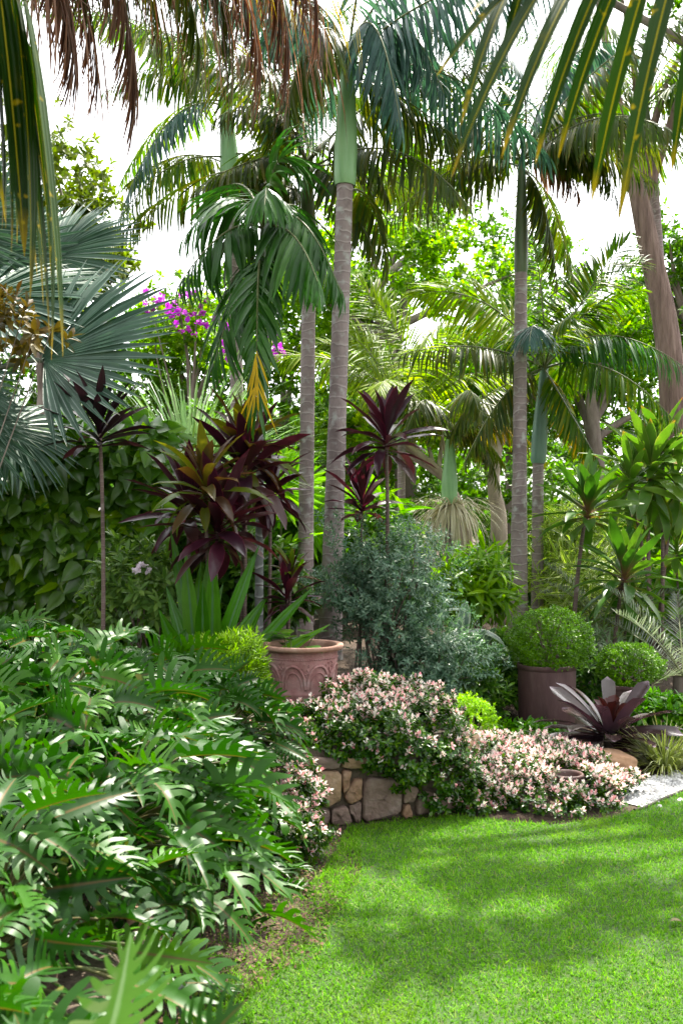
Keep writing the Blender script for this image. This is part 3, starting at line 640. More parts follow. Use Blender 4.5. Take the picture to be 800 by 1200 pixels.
# ------------------------------------------------------------------ pots, rock, ring
def gp(x, y, dz=0.): return A(x, y, float(gz(x, y))+dz)
def terracotta_pot():
    Y = 6.05; c = A(X(354.5, Y), Y, .40); rz = EYE-(754-HOR)/FPX*Y-c[2]
    t = thing('terracotta_pot', 'large weathered pink terracotta pot with arch relief standing above the stone wall', 'pot', c)
    Rr = 48*Y/FPX; b = Rr*.80; H = rz
    prof = [(b*.5, 0), (b*.9, 0), (b*.97, .012), (b*.97, .03), (b*.95, .04), (b*.99, .055), (b*.98, .07), (b*.95, .085), (b*1.0, .10), (b*.985, .115), (b*.96, .125),
            (b*.97, .15), (b*1.0, .22), (b*1.03, .28), (b*1.055, .315), (b*1.045, .325), (b*1.07, .333), (b*1.06, H-.028), (b*1.1, H-.026)]
    prof = [(r_, z_ if z_ > .12 or True else z_) for r_, z_ in prof]
    g = G(); lathe(g, c, prof, 72); g.build('body', M['terracotta'], t)
    g = G(); lathe(g, c, [(b*1.08, H-.032), (Rr*.97, H-.03), (Rr, H-.018), (Rr*1.0, H-.006), (Rr*.985, H), (Rr*.9, H-.001), (Rr*.84, H-.004), (Rr*.83, H-.02), (b*.97, H-.08), (b*.95, H-.1)], 72); g.build('rim', M['terracotta_rim'], t)
    rad = lambda z: np.interp(z, [q[1] for q in prof[11:18]], [q[0] for q in prof[11:18]])+.003
    g = G()
    for k in range(8):
        a0 = R(-90-14)+k*R(45)
        tt = np.linspace(-1, 1, 26); aa = a0+tt*R(21); zz = .14+.14*np.sqrt(np.maximum(0, 1-tt**2))**.9
        tube(g, np.stack([rad(zz)*np.cos(aa), rad(zz)*np.sin(aa), zz], -1)+c, .0085, 6)
        tt = np.linspace(-1, 1, 20); aa = a0+tt*R(15); zz = .14+.10*np.sqrt(np.maximum(0, 1-tt**2))
        tube(g, np.stack([(rad(zz)-.001)*np.cos(aa), (rad(zz)-.001)*np.sin(aa), zz], -1)+c, .004, 5)
    g.build('arch_relief', M['terracotta'], t)
    g = G()
    for k in range(8):                                             # little leaf sprays between the arches
        a0 = R(-90-14+22.5)+k*R(45)
        for q in range(16):
            aa = a0+rng.normal(0, R(4.5)); zz = U(.215, .305); p = A(rad(zz)*math.cos(aa), rad(zz)*math.sin(aa), zz)+c
            tube(g, [p+A(0, 0, -.006), p, p+A(0, 0, .006)+A(math.cos(aa), math.sin(aa), 0)*.001], [.002, .0055, .001], 6)
    for k in range(96):
        aa = k/96*6.2832; p = A(rad(.318)*math.cos(aa), rad(.318)*math.sin(aa), .318)+c
        tube(g, [p-UP*.005, p, p+UP*.005], [.001, .006, .001], 5)
    g.build('leaf_relief', M['terracotta'], t)
    g = G(); lathe(g, c, [(.001, H-.055), (b*.5, H-.056), (b*.97, H-.055)], 40); g.build('water_surface', M['water'], t)
    # plants growing in the pot
    wz = c[2]+H-.055
    p = thing('pot_water_plant', 'low round-leaved plant growing inside the terracotta pot', 'plant', (c[0]-.02, c[1], wz))
    g = G(); n = 16; a = U(0, 6.28, n); rr = U(.02, .15, n); o = np.stack([c[0]-.06+rr*np.cos(a), c[1]+rr*np.sin(a), np.full(n, wz+.03)+U(0, .09, n)], -1)
    scatter(g, T_heart, o, np.stack([np.cos(a), np.sin(a), U(0, .5, n)], -1), UP, U(.09, .15, n), U(.045, .07, n), bend=.5, fold=.12)
    g.build('leaves', M['shade'], p)
    g = G()
    for q in o[:9]: tube(g, [A(q[0]*.5+(c[0]-.06)*.5, q[1], wz-.01), q], .003, 4)
    g.build('stalks', M['rachis'], p)
terracotta_pot()
def cyl_pot(name, label, c, r, H, mat):
    t = thing(name, label, 'pot', c)
    g = G(); lathe(g, c, [(r*.2, .0), (r*.955, 0), (r*.965, .01), (r*.985, H*.5), (r, H-.035)], 64, wob=.004); g.build('body', M[mat], t)
    g = G(); lathe(g, c, [(r*1.0, H-.036), (r*1.028, H-.034), (r*1.03, H-.006), (r*1.02, H), (r*.95, H), (r*.935, H-.006), (r*.93, H-.09)], 64, wob=.004); g.build('rim', M[mat], t)
    g = G(); lathe(g, c, [(.001, H-.05), (r*.93, H-.055)], 40); g.build('potting_soil', M['soil'], t)
    return t
def ball(name, label, c, r, n, base, mat='boxwood', group=None, L=.017):
    c = np.asarray(c, float); r = np.asarray(r, float); t = thing(name, label, 'topiary', base, group)
    p, ax = clumps(c, r, n, .74, .06, -1, 6); stray = U(0, 1, len(p)) > .982; p[stray] += ax[stray]*U(.015, .05, (int(stray.sum()), 1))
    ax = nrm(ax+UP*.3+rng.normal(0, .3, ax.shape)); g = G(); rosettes(g, p, ax, 6, T_small, L, L*.3, 20, 75, .3, .3, step=.5); g.build('foliage', M[mat], t)
    g = G()
    for q in p[rng.choice(len(p), 14, False)]:
        b = np.asarray(base, float); tube(g, bez(b, b*.5+c*.5+(q-c)*.2, c+(q-c)*.85, 8), np.linspace(.011, .003, 8), 5)
    g.build('stems', M['cane'], t)
Y = 7.3; pc = gp(X(640, Y), Y, -.01); cyl_pot('plant_pot', 'tall brown cylindrical pot holding the larger clipped ball', pc, 33.5*Y/FPX, .49, 'potbrown')
ball('boxwood_ball', 'larger clipped green ball growing in the tall brown pot', P(644, 751, Y), (.305, .3, .24), 2700, pc+UP*.43, group='clipped balls in brown pots')
Y = 7.65; pc2 = gp(X(736, Y), Y, -.01); cyl_pot('plant_pot', 'low brown pot behind the purple bromeliad holding the smaller clipped ball', pc2, 27*Y/FPX, EYE-(801-HOR)/FPX*Y-pc2[2], 'potbrown')
ball('boxwood_ball', 'smaller clipped green ball growing in the low pot behind the bromeliad', P(737, 780, Y), (.25, .25, .17), 1700, pc2+UP*.25, group='clipped balls in brown pots')
ball('lime_shrub', 'small rounded lime green shrub beside the pink-tipped jasmine', P(546, 852, 6.25), (.185, .18, .19), 800, gp(X(546, 6.25), 6.25), mat='lime', L=.02)
def rock():
    Y = 5.98; c = A(X(723, Y), Y+.05, .0); g = G(); n1, n2 = 40, 20
    u, v = np.meshgrid(np.linspace(0, 2*np.pi, n1+1), np.linspace(-np.pi/2, np.pi/2, n2), indexing='ij')
    d = np.stack([np.cos(v)*np.cos(u), np.cos(v)*np.sin(u), np.sin(v)], -1)
    pp = np.sign(d)*np.abs(d)**.62
    bump = 1+.06*np.sin(d[..., 0]*7+1)*np.sin(d[..., 1]*6)+.05*np.sin(d[..., 2]*9+d[..., 0]*4)
    V = pp*bump[..., None]*A(.135, .10, .075); V[..., 2] += -.18*V[..., 0]+.06
    i, j = np.meshgrid(np.arange(n1), np.arange(n2-1), indexing='ij'); q = (i*n2+j).ravel()
    g.add(V+c, np.stack([q, q+n2, q+n2+1, q+1], -1)); tag(g.build('rock', M['rock']), 'flat-sided tan rock under the purple bromeliad', 'rock')
rock()
RING = A(X(664, 5.52), 5.52, .125)
g = G(); lathe(g, RING, [(.055, -.09), (.085, -.085), (.092, -.02), (.094, -.005), (.088, .004), (.078, .002), (.072, -.01), (.066, -.05), (.055, -.09)], 40)
tag(g.build('clay_ring', M['ring']), 'small dark brown clay ring half sunk in the pink jasmine mound', 'ring')

# ------------------------------------------------------------------ jasmine with pink tips
def jasmine(name, label, mounds, n, pink, L=.030, zmin=None, avoid=None):
    L = L*.90; n = int(n*1.6); c0 = np.asarray(mounds[0][0], float); t = thing(name, label, 'jasmine', (c0[0], c0[1], float(gz(c0[0], c0[1]))), 'pink-tipped jasmine mounds')
    tot = sum(r[0]*r[1]+r[0]*r[2] for _, r in mounds); Pp, Ax = [], []
    for c, r in mounds:
        p, ax = clumps(c, r, int(n*(r[0]*r[1]+r[0]*r[2])/tot), .70, .2, -.75, 5)
        keep = np.ones(len(p), bool)
        for c2, r2 in mounds:
            if c2 is not c: keep &= (((p-np.asarray(c2))/np.asarray(r2))**2).sum(-1) > .5
        Pp.append(p[keep]); Ax.append(ax[keep])
    p = np.concatenate(Pp); ax = np.concatenate(Ax)
    k = p[:, 2] > .012
    if zmin is not None: k &= zmin(p)
    if avoid is not None: k &= ~avoid(p)
    p, ax = p[k], ax[k]; ax = nrm(ax+UP*.45+rng.normal(0, .3, ax.shape)); n = len(p)
    g = G(); rosettes(g, p, ax, 7, T_lance, L, L*.30, 35, 95, .4, .3, step=.55); g.build('foliage', M['jas_green'], t)
    lit = sst(-.1, .75, ax[:, 2]); patch = .5+.5*np.sin(p[:, 0]*13+1.7*np.sin(p[:, 1]*9))*np.sin(p[:, 1]*11+p[:, 0]*5); pk = U(0, 1, n) < pink(p)*(.25+.75*lit)*(.6+.4*patch)
    q, aq = p[pk], ax[pk]; g = G(); rosettes(g, q+aq*L*.6, nrm(aq+UP*.3), 7, T_lance, L*.85, L*.27, 12, 78, .2, .35, step=.55); g.build('pink_tips', M['jas_pink'], t)
    g = G()
    for i_ in rng.choice(n, min(26, n), False):
        m_ = min(mounds, key=lambda mm: np.linalg.norm(np.asarray(mm[0])-p[i_])); b = np.asarray(m_[0], float)*A(1, 1, 0); b[2] = float(gz(b[0], b[1]))
        tube(g, bez(b, (b+p[i_])/2+UP*.08, p[i_], 8), np.linspace(.005, .002, 8), 4)
    g.build('stems', M['cane'], t)
ridge = lambda p: .30+.65*sst(.47, .60, p[:, 2]) 
jasmine('jasmine_shrub', 'pink-tipped jasmine spilling over the top of the stone wall below the terracotta pot',
        [((-.22, 5.30, .40), (.24, .28, .13)), ((.10, 5.28, .40), (.32, .36, .16)), ((.36, 5.36, .35), (.32, .42, .24)), ((.55, 5.30, .2), (.2, .26, .2)), ((.70, 5.62, .10), (.2, .25, .17)), ((.57, 5.42, .16), (.2, .28, .19)), ((.22, 5.75, .44), (.36, .3, .19))], 3800, ridge)
jasmine('jasmine_shrub', 'low spreading pink and white jasmine mound on the ground before the lime shrub',
        [((1.0, 5.55, .03), (.48, .45, .16)), ((1.2, 5.58, .02), (.42, .38, .12)), ((.84, 5.85, .06), (.36, .45, .20)), ((1.15, 6.0, .03), (.45, .42, .16)), ((.72, 5.40, .03), (.24, .25, .2))], 5000, lambda p: np.full(len(p), .92),
        avoid=lambda p: (np.hypot(p[:, 0]-RING[0], p[:, 1]-RING[1]) < .12) | ((np.abs(p[:, 0]-RING[0]) < .10) & (p[:, 1] < RING[1]) & (p[:, 1] > RING[1]-.3) & (p[:, 2] > .085)))
jasmine('jasmine_shrub', 'clump of pink and white jasmine at the foot of the wall beside the philodendrons',
        [((-.36, 4.46, .10), (.25, .27, .22)), ((-.50, 4.5, .2), (.25, .25, .22)), ((-.29, 4.62, .2), (.18, .2, .2))], 1500, lambda p: .25+.7*sst(.08, .25, p[:, 2]))

# ------------------------------------------------------------------ philodendrons on the left
def philodendron(label, x, y, n, pet, Lf, base=None, elo=12, ehi=85, az=None, h0=.0):
    b = gp(x, y) if base is None else np.asarray(base, float)
    t = thing('philodendron', label, 'philodendron', b, 'philodendrons massed along the left bed')
    gl, gs = G(), G()
    f = (np.arange(n)+.5)/n; a = np.arange(n)*2.39996+U(0, 6.28)+rng.normal(0, .2, n)
    if az is not None: a = np.asarray(az[0])+U(-az[1], az[1], n)
    el = np.radians(elo+(ehi-elo)*f**1.0+rng.normal(0, 5, n))
    d = np.stack([np.cos(a)*np.cos(el), np.sin(a)*np.cos(el), np.sin(el)], -1); out = np.stack([np.cos(a), np.sin(a), 0*a], -1)
    pl = pet*U(.75, 1.15, n)*np.interp(f, [0, .5, 1], [1.05, 1, .8])
    o0 = b+UP*(h0+.02+.12*f)[:, None]+out*.03
    tip = o0+d*pl[:, None]+out*(pl*.12)[:, None]-UP*(pl*.06)[:, None]
    for i_ in range(n):
        tube(gs, bez(o0[i_], o0[i_]+d[i_]*pl[i_]*.55+UP*.05, tip[i_], 9), np.linspace(.0062, .0038, 9), 5)
    eb = el*.25-np.radians(U(-8, 22, n)); db = np.stack([np.cos(a)*np.cos(eb), np.sin(a)*np.cos(eb), np.sin(eb)], -1)
    l = Lf*U(.78, 1.15, n)
    l = l*(.86 if y < 2.5 else 1.0); kind = rng.integers(0, 4, n); up = UP*.9+out*.35+rng.normal(0, .28, (n, 3))
    for q in range(4):
        s_ = kind == q; m_ = int(s_.sum())
        scatter(gl, T_PH[q], tip[s_], db[s_], up[s_], l[s_], l[s_]*U(.29, .40, m_), bend=U(.2, 1.3, m_), fold=U(.35, 1.3, m_), curl=U(.1, 1.0, m_), roll=rng.normal(0, .45, m_), wave=U(0, .35, m_))
    gl.build('leaf_blades', M['philo'], t); gs.build('leaf_stalks', M['philo_stalk'], t)
PH = [(-.74, 4.15, 81, .36, 0.248, 'philodendron whose low leaves arch over the jasmine clump at the wall foot'),
      (-.92, 3.66, 92, .42, 0.258, 'philodendron arching over the stone edge above the bare soil patch'),
      (-.76, 3.10, 84, .36, 0.258, 'philodendron with leaves hanging over the wall nearest the bare soil'),
      (-1.22, 4.15, 92, .50, 0.258, 'philodendron in the middle row, behind the leaves over the bare soil'),
      (-1.02, 4.72, 84, .44, 0.248, 'philodendron beside the feathery green shrub at the end of the row'),
      (-1.45, 3.50, 86, .50, 0.258, 'philodendron near the left edge in the middle of the mass'),
      (-1.50, 4.85, 86, .54, 0.248, 'philodendron in the back row below the purple single cordyline'),
      (-1.95, 4.55, 86, .56, 0.248, 'philodendron at the back left below the dark hedge'),
      (-1.16, 2.85, 86, .44, 0.258, 'philodendron at the lower left with leaves seen edge-on'),
      (-.86, 2.35, 79, .34, 0.258, 'philodendron close to the camera at the lower left edge'),
      (-2.05, 5.35, 79, .52, 0.248, 'philodendron against the hedge at the far left of the back row'),
      (-.60, 4.72, 57, .26, 0.218, 'smaller philodendron just behind the jasmine clump at the wall foot')]
for x, y, n, pt, lf, lb in PH: philodendron(lb, x, y, n, pt, lf, elo=-12 if y < 4.5 else 8)
philodendron('out-of-focus philodendron in the bottom left corner nearest the camera', -.80, 1.60, 60, .32, .24, elo=-12, ehi=75)
# out-of-focus young leaves at the bottom edge
M['young'] = leaf('young_pale_leaf', [(.07, .14, .085), (.09, .17, .10)], .3, tcol=(1.2, 1.6, .9), rough=.5, vein=((.2, .26, .16), .04), spots=((.16, .2, .1), 12, .6))
fp = thing('philodendron', 'blurred young philodendron with one pale upright leaf at the bottom edge', 'philodendron', (-.46, 1.3, .40), 'philodendrons massed along the left bed')
gs = G()
for (b_, t_, up_, mt, nm) in ((P(112, 1262, 1.25), P(165, 1118, 1.2), A(.75, -.6, .2), 'young', 'pale_leaf'), (P(190, 1290, 1.2), P(262, 1178, 1.15), A(-.2, -.5, .8), 'philo', 'green_leaf'), (P(60, 1290, 1.3), P(20, 1190, 1.35), A(.2, -.6, .7), 'philo', 'green_leaf')):
    g = G(); v = t_-b_; L = np.linalg.norm(v); scatter(g, T_philo, [b_], [v], [up_], L*1.05, L*.42, bend=.25, fold=.25, curl=.2); g.build(nm, M[mt], fp)
    r0_ = A(-.46, 1.3, .38); tube(gs, bez(r0_, (r0_+b_)/2+UP*.08, b_, 10), np.linspace(.006, .004, 10), 5)
gs.build('leaf_stalks', M['philo_stalk'], fp)

# ------------------------------------------------------------------ cordylines
cordyline('cordyline', 'single slender cordyline with near-black purple leaves standing before the hedge', gp(X(121, 6.0), 6.0), [(P(117, 500, 6.0), 1)], 30, .42, .034, 'purple_dark', 'purple-leaved cordylines', e0=80, e1=-2, bend=.55, srad=.013)
b = gp(X(258, 6.3), 6.3)
cordyline('cordyline', 'many-stemmed cordyline clump with bronze and wine-red heads left of the pots', b,
          [(P(287, 545, 6.6), 1.05, 'purple', b+A(.12, .3, 0)), (P(288, 520, 6.65), .95, 'bronze', b+A(.1, .3, 0)), (P(256, 610, 6.1), 1.0, 'purple', b+A(.02, 0, 0)), (P(240, 565, 6.05), .85, 'bronze', b+A(-.04, .05, 0)), (P(222, 590, 6.4), .95, 'purple', b+A(-.16, .1, 0)), (P(316, 570, 6.9), .8, 'purple', b+A(.26, .5, 0))],
          36, .47, .044, 'purple', 'purple-leaved cordylines', e0=85, e1=-30, bend=.95, srad=.014)
cordyline('cordyline', 'cordyline with upright dark plum leaves high on a thin stem beside the thickest palm trunk', gp(X(446, 7.2), 7.2), [(P(452, 508, 7.2), 1)], 32, .48, .043, 'purple', 'purple-leaved cordylines', e0=84, e1=-22, bend=.85, srad=.015)
cordyline('cordyline', 'shorter plum cordyline head tucked between palm trunk and taller cordyline', gp(X(426, 7.4), 7.4), [(P(424, 585, 7.4), .9)], 28, .42, .034, 'purple', 'purple-leaved cordylines', e0=84, e1=5, bend=.6)
cordyline('cordyline', 'low bronze-brown cordyline just behind the terracotta pot', gp(X(336, 6.5), 6.5), [(P(336, 695, 6.5), .8, 'purple'), (P(342, 670, 6.55), .6, 'bronze')], 24, .36, .034, 'purple', 'purple-leaved cordylines', e0=84, e1=-10, bend=.8)
cordyline('cordyline', 'green cordyline with pinkish leaf bases above the low pot', gp(X(712, 8.6), 8.6), [(P(731, 668, 8.6), 1)], 40, .56, .048, 'greencord', 'green-leaved cordylines', e0=86, e1=-45, bend=.7, srad=.018)
cordyline('cordyline', 'thicker stemmed cordyline with narrow arching leaves right behind the low pot', gp(X(735, 8.9), 8.9), [(P(742, 712, 8.9), .85)], 34, .5, .030, 'greencord', 'green-leaved cordylines', e0=80, e1=-30, bend=.9, srad=.032)
b = gp(X(768, 9.4), 9.4)
cordyline('cordyline', 'tall pale green cordyline with several crowded heads at the right edge', b, [(P(762, 545, 9.4), 1.05), (P(738, 560, 9.3), .8), (P(792, 560, 9.5), .95), (P(776, 522, 9.6), .9)], 32, .62, .06, 'greencord_pale', 'green-leaved cordylines', e0=85, e1=-60, bend=.7, srad=.02)
cordyline('cordyline', 'dark-stemmed cordyline with broad green leaves left of the pale heads', gp(X(672, 9.0), 9.0), [(P(688, 590, 9.0), 1.)], 34, .56, .054, 'greencord', 'green-leaved cordylines', e0=84, e1=-20, bend=.6, srad=.02)
cordyline('cordyline', 'green cordyline half hidden at the right edge behind the cycad', gp(X(795, 9.6), 9.6), [(P(792, 640, 9.6), .9)], 30, .5, .05, 'greencord_pale', 'green-leaved cordylines', e0=84, e1=-40, bend=.7)

# ------------------------------------------------------------------ bromeliad, sword plant, tuft, small plants
def bromeliad():
    b = gp(X(714, 6.4), 6.4); t = thing('bromeliad', 'big purple bromeliad with broad round-tipped leaves behind the tan rock', 'bromeliad', b)
    g = G(); n = 38; f = (np.arange(n)+.5)/n; az = np.arange(n)*2.39996+.5; el = np.radians(0+58*f**1.5+rng.normal(0, 4, n))
    d = np.stack([np.cos(az)*np.cos(el), np.sin(az)*np.cos(el), np.sin(el)], -1); c = b+UP*.14
    o = c+np.stack([np.cos(az)*.05, np.sin(az)*.05, -.04+.10*f], -1)
    scatter(g, T_brom, o, d, UP, U(.38, .47, n)*np.interp(f, [0, .6, 1], [.9, 1.08, .9]), U(.046, .054, n), bend=U(.2, .7, n), fold=.05, curl=-.22, roll=rng.normal(0, .3, n))
    g.build('leaf_rosette', M['brom'], t)
    g = G(); n = 7; az = np.arange(n)*2.39996; el = np.radians(np.linspace(62, 84, n)); d = np.stack([np.cos(az)*np.cos(el), np.sin(az)*np.cos(el), np.sin(el)], -1)
    scatter(g, T_brom, np.repeat((c+UP*.06)[None], n, 0), d, UP, U(.2, .28, n), .042, bend=.3, fold=.3, curl=-.2); g.build('inner_leaves', M['brom_in'], t)
    g = G(); tube(g, [b-UP*.05, b+UP*.12], [.06, .04], 12); g.build('stem', M['bark'], t)
bromeliad()
def sword_plant(label, b, tips, W, mat='sword', name='sword_lily', cat='sword lily', group=None):
    b = np.asarray(b, float); t = thing(name, label, cat, b, group); g = G()
    for tp in tips:
        tp = np.asarray(tp, float); o = b+A(rng.normal(0, .05), rng.normal(0, .05), -.03); v = tp-o; L = np.linalg.norm(v)
        face = nrm(A(U(-.9, .9), -1.0, .25)) if abs(v[0]) < .8*L else UP+A(0, -.6, 0)
        scatter(g, T_sword, [o], [v+UP*.12*L], [face], L*1.03, W*U(.85, 1.15), bend=U(-.1, .25), fold=.3)
    g.build('sword_leaves', M[mat], t)
    g = G(); tube(g, [b-UP*.06, b+UP*.08], [.06, .045], 10); g.build('stem', M['bark'], t); return t
sword_plant('large sword-leaved lily with stiff upright green blades beside the cordyline clump', gp(X(240, 6.0), 6.0), [P(207, 625, 6.1), P(215, 650, 6.0), P(246, 640, 6.1), P(250, 655, 5.9), P(297, 648, 5.8), P(225, 660, 6.3), P(196, 690, 6.0), P(268, 690, 6.3), P(370, 692, 6.25), P(318, 700, 6.3), P(384, 737, 6.0), P(180, 720, 5.8), P(236, 690, 5.8)], .055)
def tuft(name, label, c, n, L, W, mat, cat='grass tuft', spread=60, rad=.05, bend=1.2, T=T_blade, group=None):
    c = np.asarray(c, float); t = thing(name, label, cat, c, group); g = G(); az = U(0, 6.28, n); th = np.radians(U(2, spread, n))
    d = np.stack([np.cos(az)*np.sin(th), np.sin(az)*np.sin(th), np.cos(th)], -1); rr = U(0, rad, n)
    scatter(g, T, c+np.stack([np.cos(az)*rr, np.sin(az)*rr, 0*rr-.01], -1), d, UP, L*U(.6, 1.15, n), W*U(.7, 1.2, n), bend=bend*U(.4, 1.4, n), fold=.3)
    g.build('blades', M[mat], t); return t
tuft('grass_tuft', 'pale variegated grass tuft at the right edge beside the tan rock', gp(X(778, 6.15), 6.15), 420, .34, .0045, 'tuft', T=T_thread, spread=55, rad=.09)
gpm = tuft('grassy_palm', 'pale green grassy-leaved plant on a short trunk behind the hedge and cordyline clump', gp(X(222, 9.6), 9.6, 1.25), 620, 1.5, .011, 'fern', cat='grassy palm', spread=62, rad=.16, bend=1.2, T=T_thread)
g = G(); tube(g, [gp(X(222, 9.6), 9.6, -.1), gp(X(222, 9.6), 9.6, 1.3)], [.14, .11], 10); g.build('trunk', M['bark'], gpm)
# feathery shrub by the pot
shrub('feathery_shrub', 'small feathery light green shrub left of the terracotta pot', P(264, 792, 5.45), (.21, .22, .2), 1100, 8, T_small, .045, .004, 'conifer', a0=15, a1=60, stems=8, lump=.2, zlo=-.8, step=.6)
# fine blue bush
shrub('bamboo_shrub', 'airy blue-green bush of tiny leaves on thin brown canes behind the jasmine', (X(448, 7.2), 7.2, 1.08), (.54, .5, .48), 1700, 9, T_small, .036, .0075, 'nandina', stems=26, zlo=-.9, shell=.2, lump=.35, srad=.009, a0=40, a1=95, step=.8, freq=4)
shrub('bamboo_shrub', 'lower spreading blue-green fine-leaved bush right of the tall airy bush', (X(505, 7.0), 7.0, .52), (.42, .38, .3), 800, 9, T_small, .036, .0075, 'nandina', stems=10, shell=.3, lump=.3, srad=.006, a0=40, a1=95, step=.8)
# white flowered rhododendron
def flowering(label, c, r, n, L, W, mat, fm, blooms, name='rhododendron', cat='rhododendron'):
    t = shrub(name, label, c, r, n, 7, T_oval, L, W, mat, cat=cat, stems=9, upd=.5)
    for bl in blooms:
        bl = np.asarray(bl, float); g = G(); p, ax = clumps(bl, (.05, .05, .035), 14, .7, .1, -.3); rosettes(g, p, ax, 5, T_oval, .026, .011, 45, 80, .3, .1, step=.02); g.build('flower_cluster', M[fm], t)
flowering('rhododendron with grey-green leaves and one pale pink flower head before the hedge', (X(165, 6.5), 6.5, 1.05), (.36, .3, .36), 230, .085, .014, 'rhodo', 'petal_white', [P(166, 668, 6.2)])
# big leaf hedge
def hedge(label, x0, x1, y0, y1, z1, n, L, W):
    c = A((x0+x1)/2, (y0+y1)/2, 0); c[2] = float(gz(c[0], c[1])); t = thing('leafy_hedge', label, 'hedge', c)
    m = int(n); u = U(x0, x1, m); top = z1+.13*np.sin(u*3.1+1)+.08*np.sin(u*7.7)
    face = U(0, 1, m) < .72; zz = np.where(face, c[2]+U(.02, 1, m)*(top-c[2]), top-U(0, .25, m)); yy = np.where(face, y0+.10*np.sin(u*4+zz*5)+rng.normal(0, .07, m)+.12*sst(.8, 1, (zz-c[2])/(top-c[2])), U(y0, y1, m))
    g = G(); d = np.stack([rng.normal(0, .7, m), np.where(face, -.45, rng.normal(-.2, .5, m)), np.where(face, -.55, .05)+rng.normal(0, .35, m)], -1)
    scatter(g, T_heart, np.stack([u, yy, zz], -1), d, UP*.7+A(0, -.95, 0)+rng.normal(0, .3, (m, 3)), L*U(.6, 1.25, m), W*U(.6, 1.25, m), bend=U(0, .8, m), fold=.2, roll=rng.normal(0, .3, m)); g.build('foliage', M['hedge'], t)
    g = G()
    for k in range(60):
        x = U(x0, x1); y = U(y0+.1, y1-.1); b_ = A(x, y, gz(x, y)-.05); e = A(x+rng.normal(0, .2), y+rng.normal(0, .15), z1-U(.1, .6)); tube(g, bez(b_, (b_+e)/2+rng.normal(0, .1, 3), e, 8), np.linspace(.014, .005, 8), 5)
    g.build('stems', M['bark'], t)
hedge('dense dark hedge of broad glossy leaves behind the philodendrons', -4.2, X(205, 7.7), 7.5, 8.7, 2.22, 5200, .17, .06)
# magnolia branch with bronze leaves at the left edge
shrub('magnolia_shrub', 'bronze-gold leaved magnolia branches in front of the silver fan palm', (X(22, 5.6), 5.6, EYE+225*5.6/FPX), (.22, .2, .2), 34, 8, T_oval, .085, .016, 'magnolia', a0=25, a1=85, stems=8, srad=.008, smat='bark', ground=.4, root=(-2.5, 5.6))

# ------------------------------------------------------------------ mid-ground shrubs
def generic(label, px, py, Y, r, n, k, L, W, mat, T=T_oval, name='leafy_shrub', **kw):
    c = P(px, py, Y); shrub(name, label, c, r, n, k, T, L, W, mat, **kw)
generic('broad-leaved rhapis palm clump with bright fingers right of the airy bush', 556, 700, 9.2, (.26, .3, .36), 90, 9, .26, .019, 'rhapis', T=T_lance, name='rhapis_palm', cat='palm', a0=50, a1=90, bend=.7, zlo=-.4)
generic('striped broad-leaved plant under the rhapis palm', 520, 765, 7.9, (.25, .2, .16), 9, 5, .4, .05, 'aspid', T=T_sword, name='aspidistra', cat='aspidistra', a0=40, a1=85, bend=1.0, stems=4)
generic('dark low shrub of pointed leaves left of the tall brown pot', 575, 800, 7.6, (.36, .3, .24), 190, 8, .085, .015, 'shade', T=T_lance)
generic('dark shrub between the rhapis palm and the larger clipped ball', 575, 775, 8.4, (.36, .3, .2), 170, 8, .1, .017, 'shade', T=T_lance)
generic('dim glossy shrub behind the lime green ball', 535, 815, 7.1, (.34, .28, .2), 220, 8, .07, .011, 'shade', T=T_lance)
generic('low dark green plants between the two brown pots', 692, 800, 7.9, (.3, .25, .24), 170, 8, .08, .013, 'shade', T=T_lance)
generic('bright green low leafy plants behind the pale grass tuft', 785, 838, 6.9, (.3, .3, .12), 260, 7, .06, .014, 'cover', T=T_lance)
generic('low bright leaves spreading at the foot of the tall brown pot', 612, 868, 6.8, (.34, .25, .1), 200, 7, .065, .011, 'cover', T=T_lance)
generic('small near-black low plant in front of the tall brown pot', 633, 882, 6.55, (.16, .14, .06), 110, 7, .045, .008, 'blackcover')
generic('variegated strappy dracaena thicket behind the larger clipped ball', 680, 655, 10.6, (.36, .4, .55), 95, 14, .34, .012, 'dracaena', T=T_lance, name='dracaena', cat='dracaena', a0=20, a1=110, bend=1.2, stems=10, zlo=-.8)
generic('variegated strappy dracaena right of the slim grey palm trunk', 700, 700, 9.8, (.35, .35, .4), 60, 14, .34, .012, 'dracaena', T=T_lance, name='dracaena', cat='dracaena', a0=20, a1=110, bend=1.2, stems=8, zlo=-.8)
generic('pale fern-like shrub behind the smaller clipped ball', 690, 775, 8.8, (.35, .3, .25), 120, 9, .14, .010, 'fern', T=T_lance)
for lb, px, py, Y, r in (('broad lime-leaved ginger clump behind the right cordylines', 775, 640, 11.0, (.6, .5, .7)), ('broad lime-leaved ginger clump low behind the cycad', 765, 735, 10.0, (.5, .4, .45)), ('lime-leaved ginger clump behind the two slender palm trunks at left', 318, 620, 10.6, (.5, .5, .6)), ('lime-leaved ginger clump between the thickest trunk and airy bush', 425, 640, 11.5, (.4, .4, .4))):
    generic(lb, px, py, Y, r, 40, 6, .42, .075, 'banana', T=T_sword, name='ginger_clump', cat='ginger', a0=30, a1=85, bend=.8, stems=12, group='lime-leaved ginger clumps')
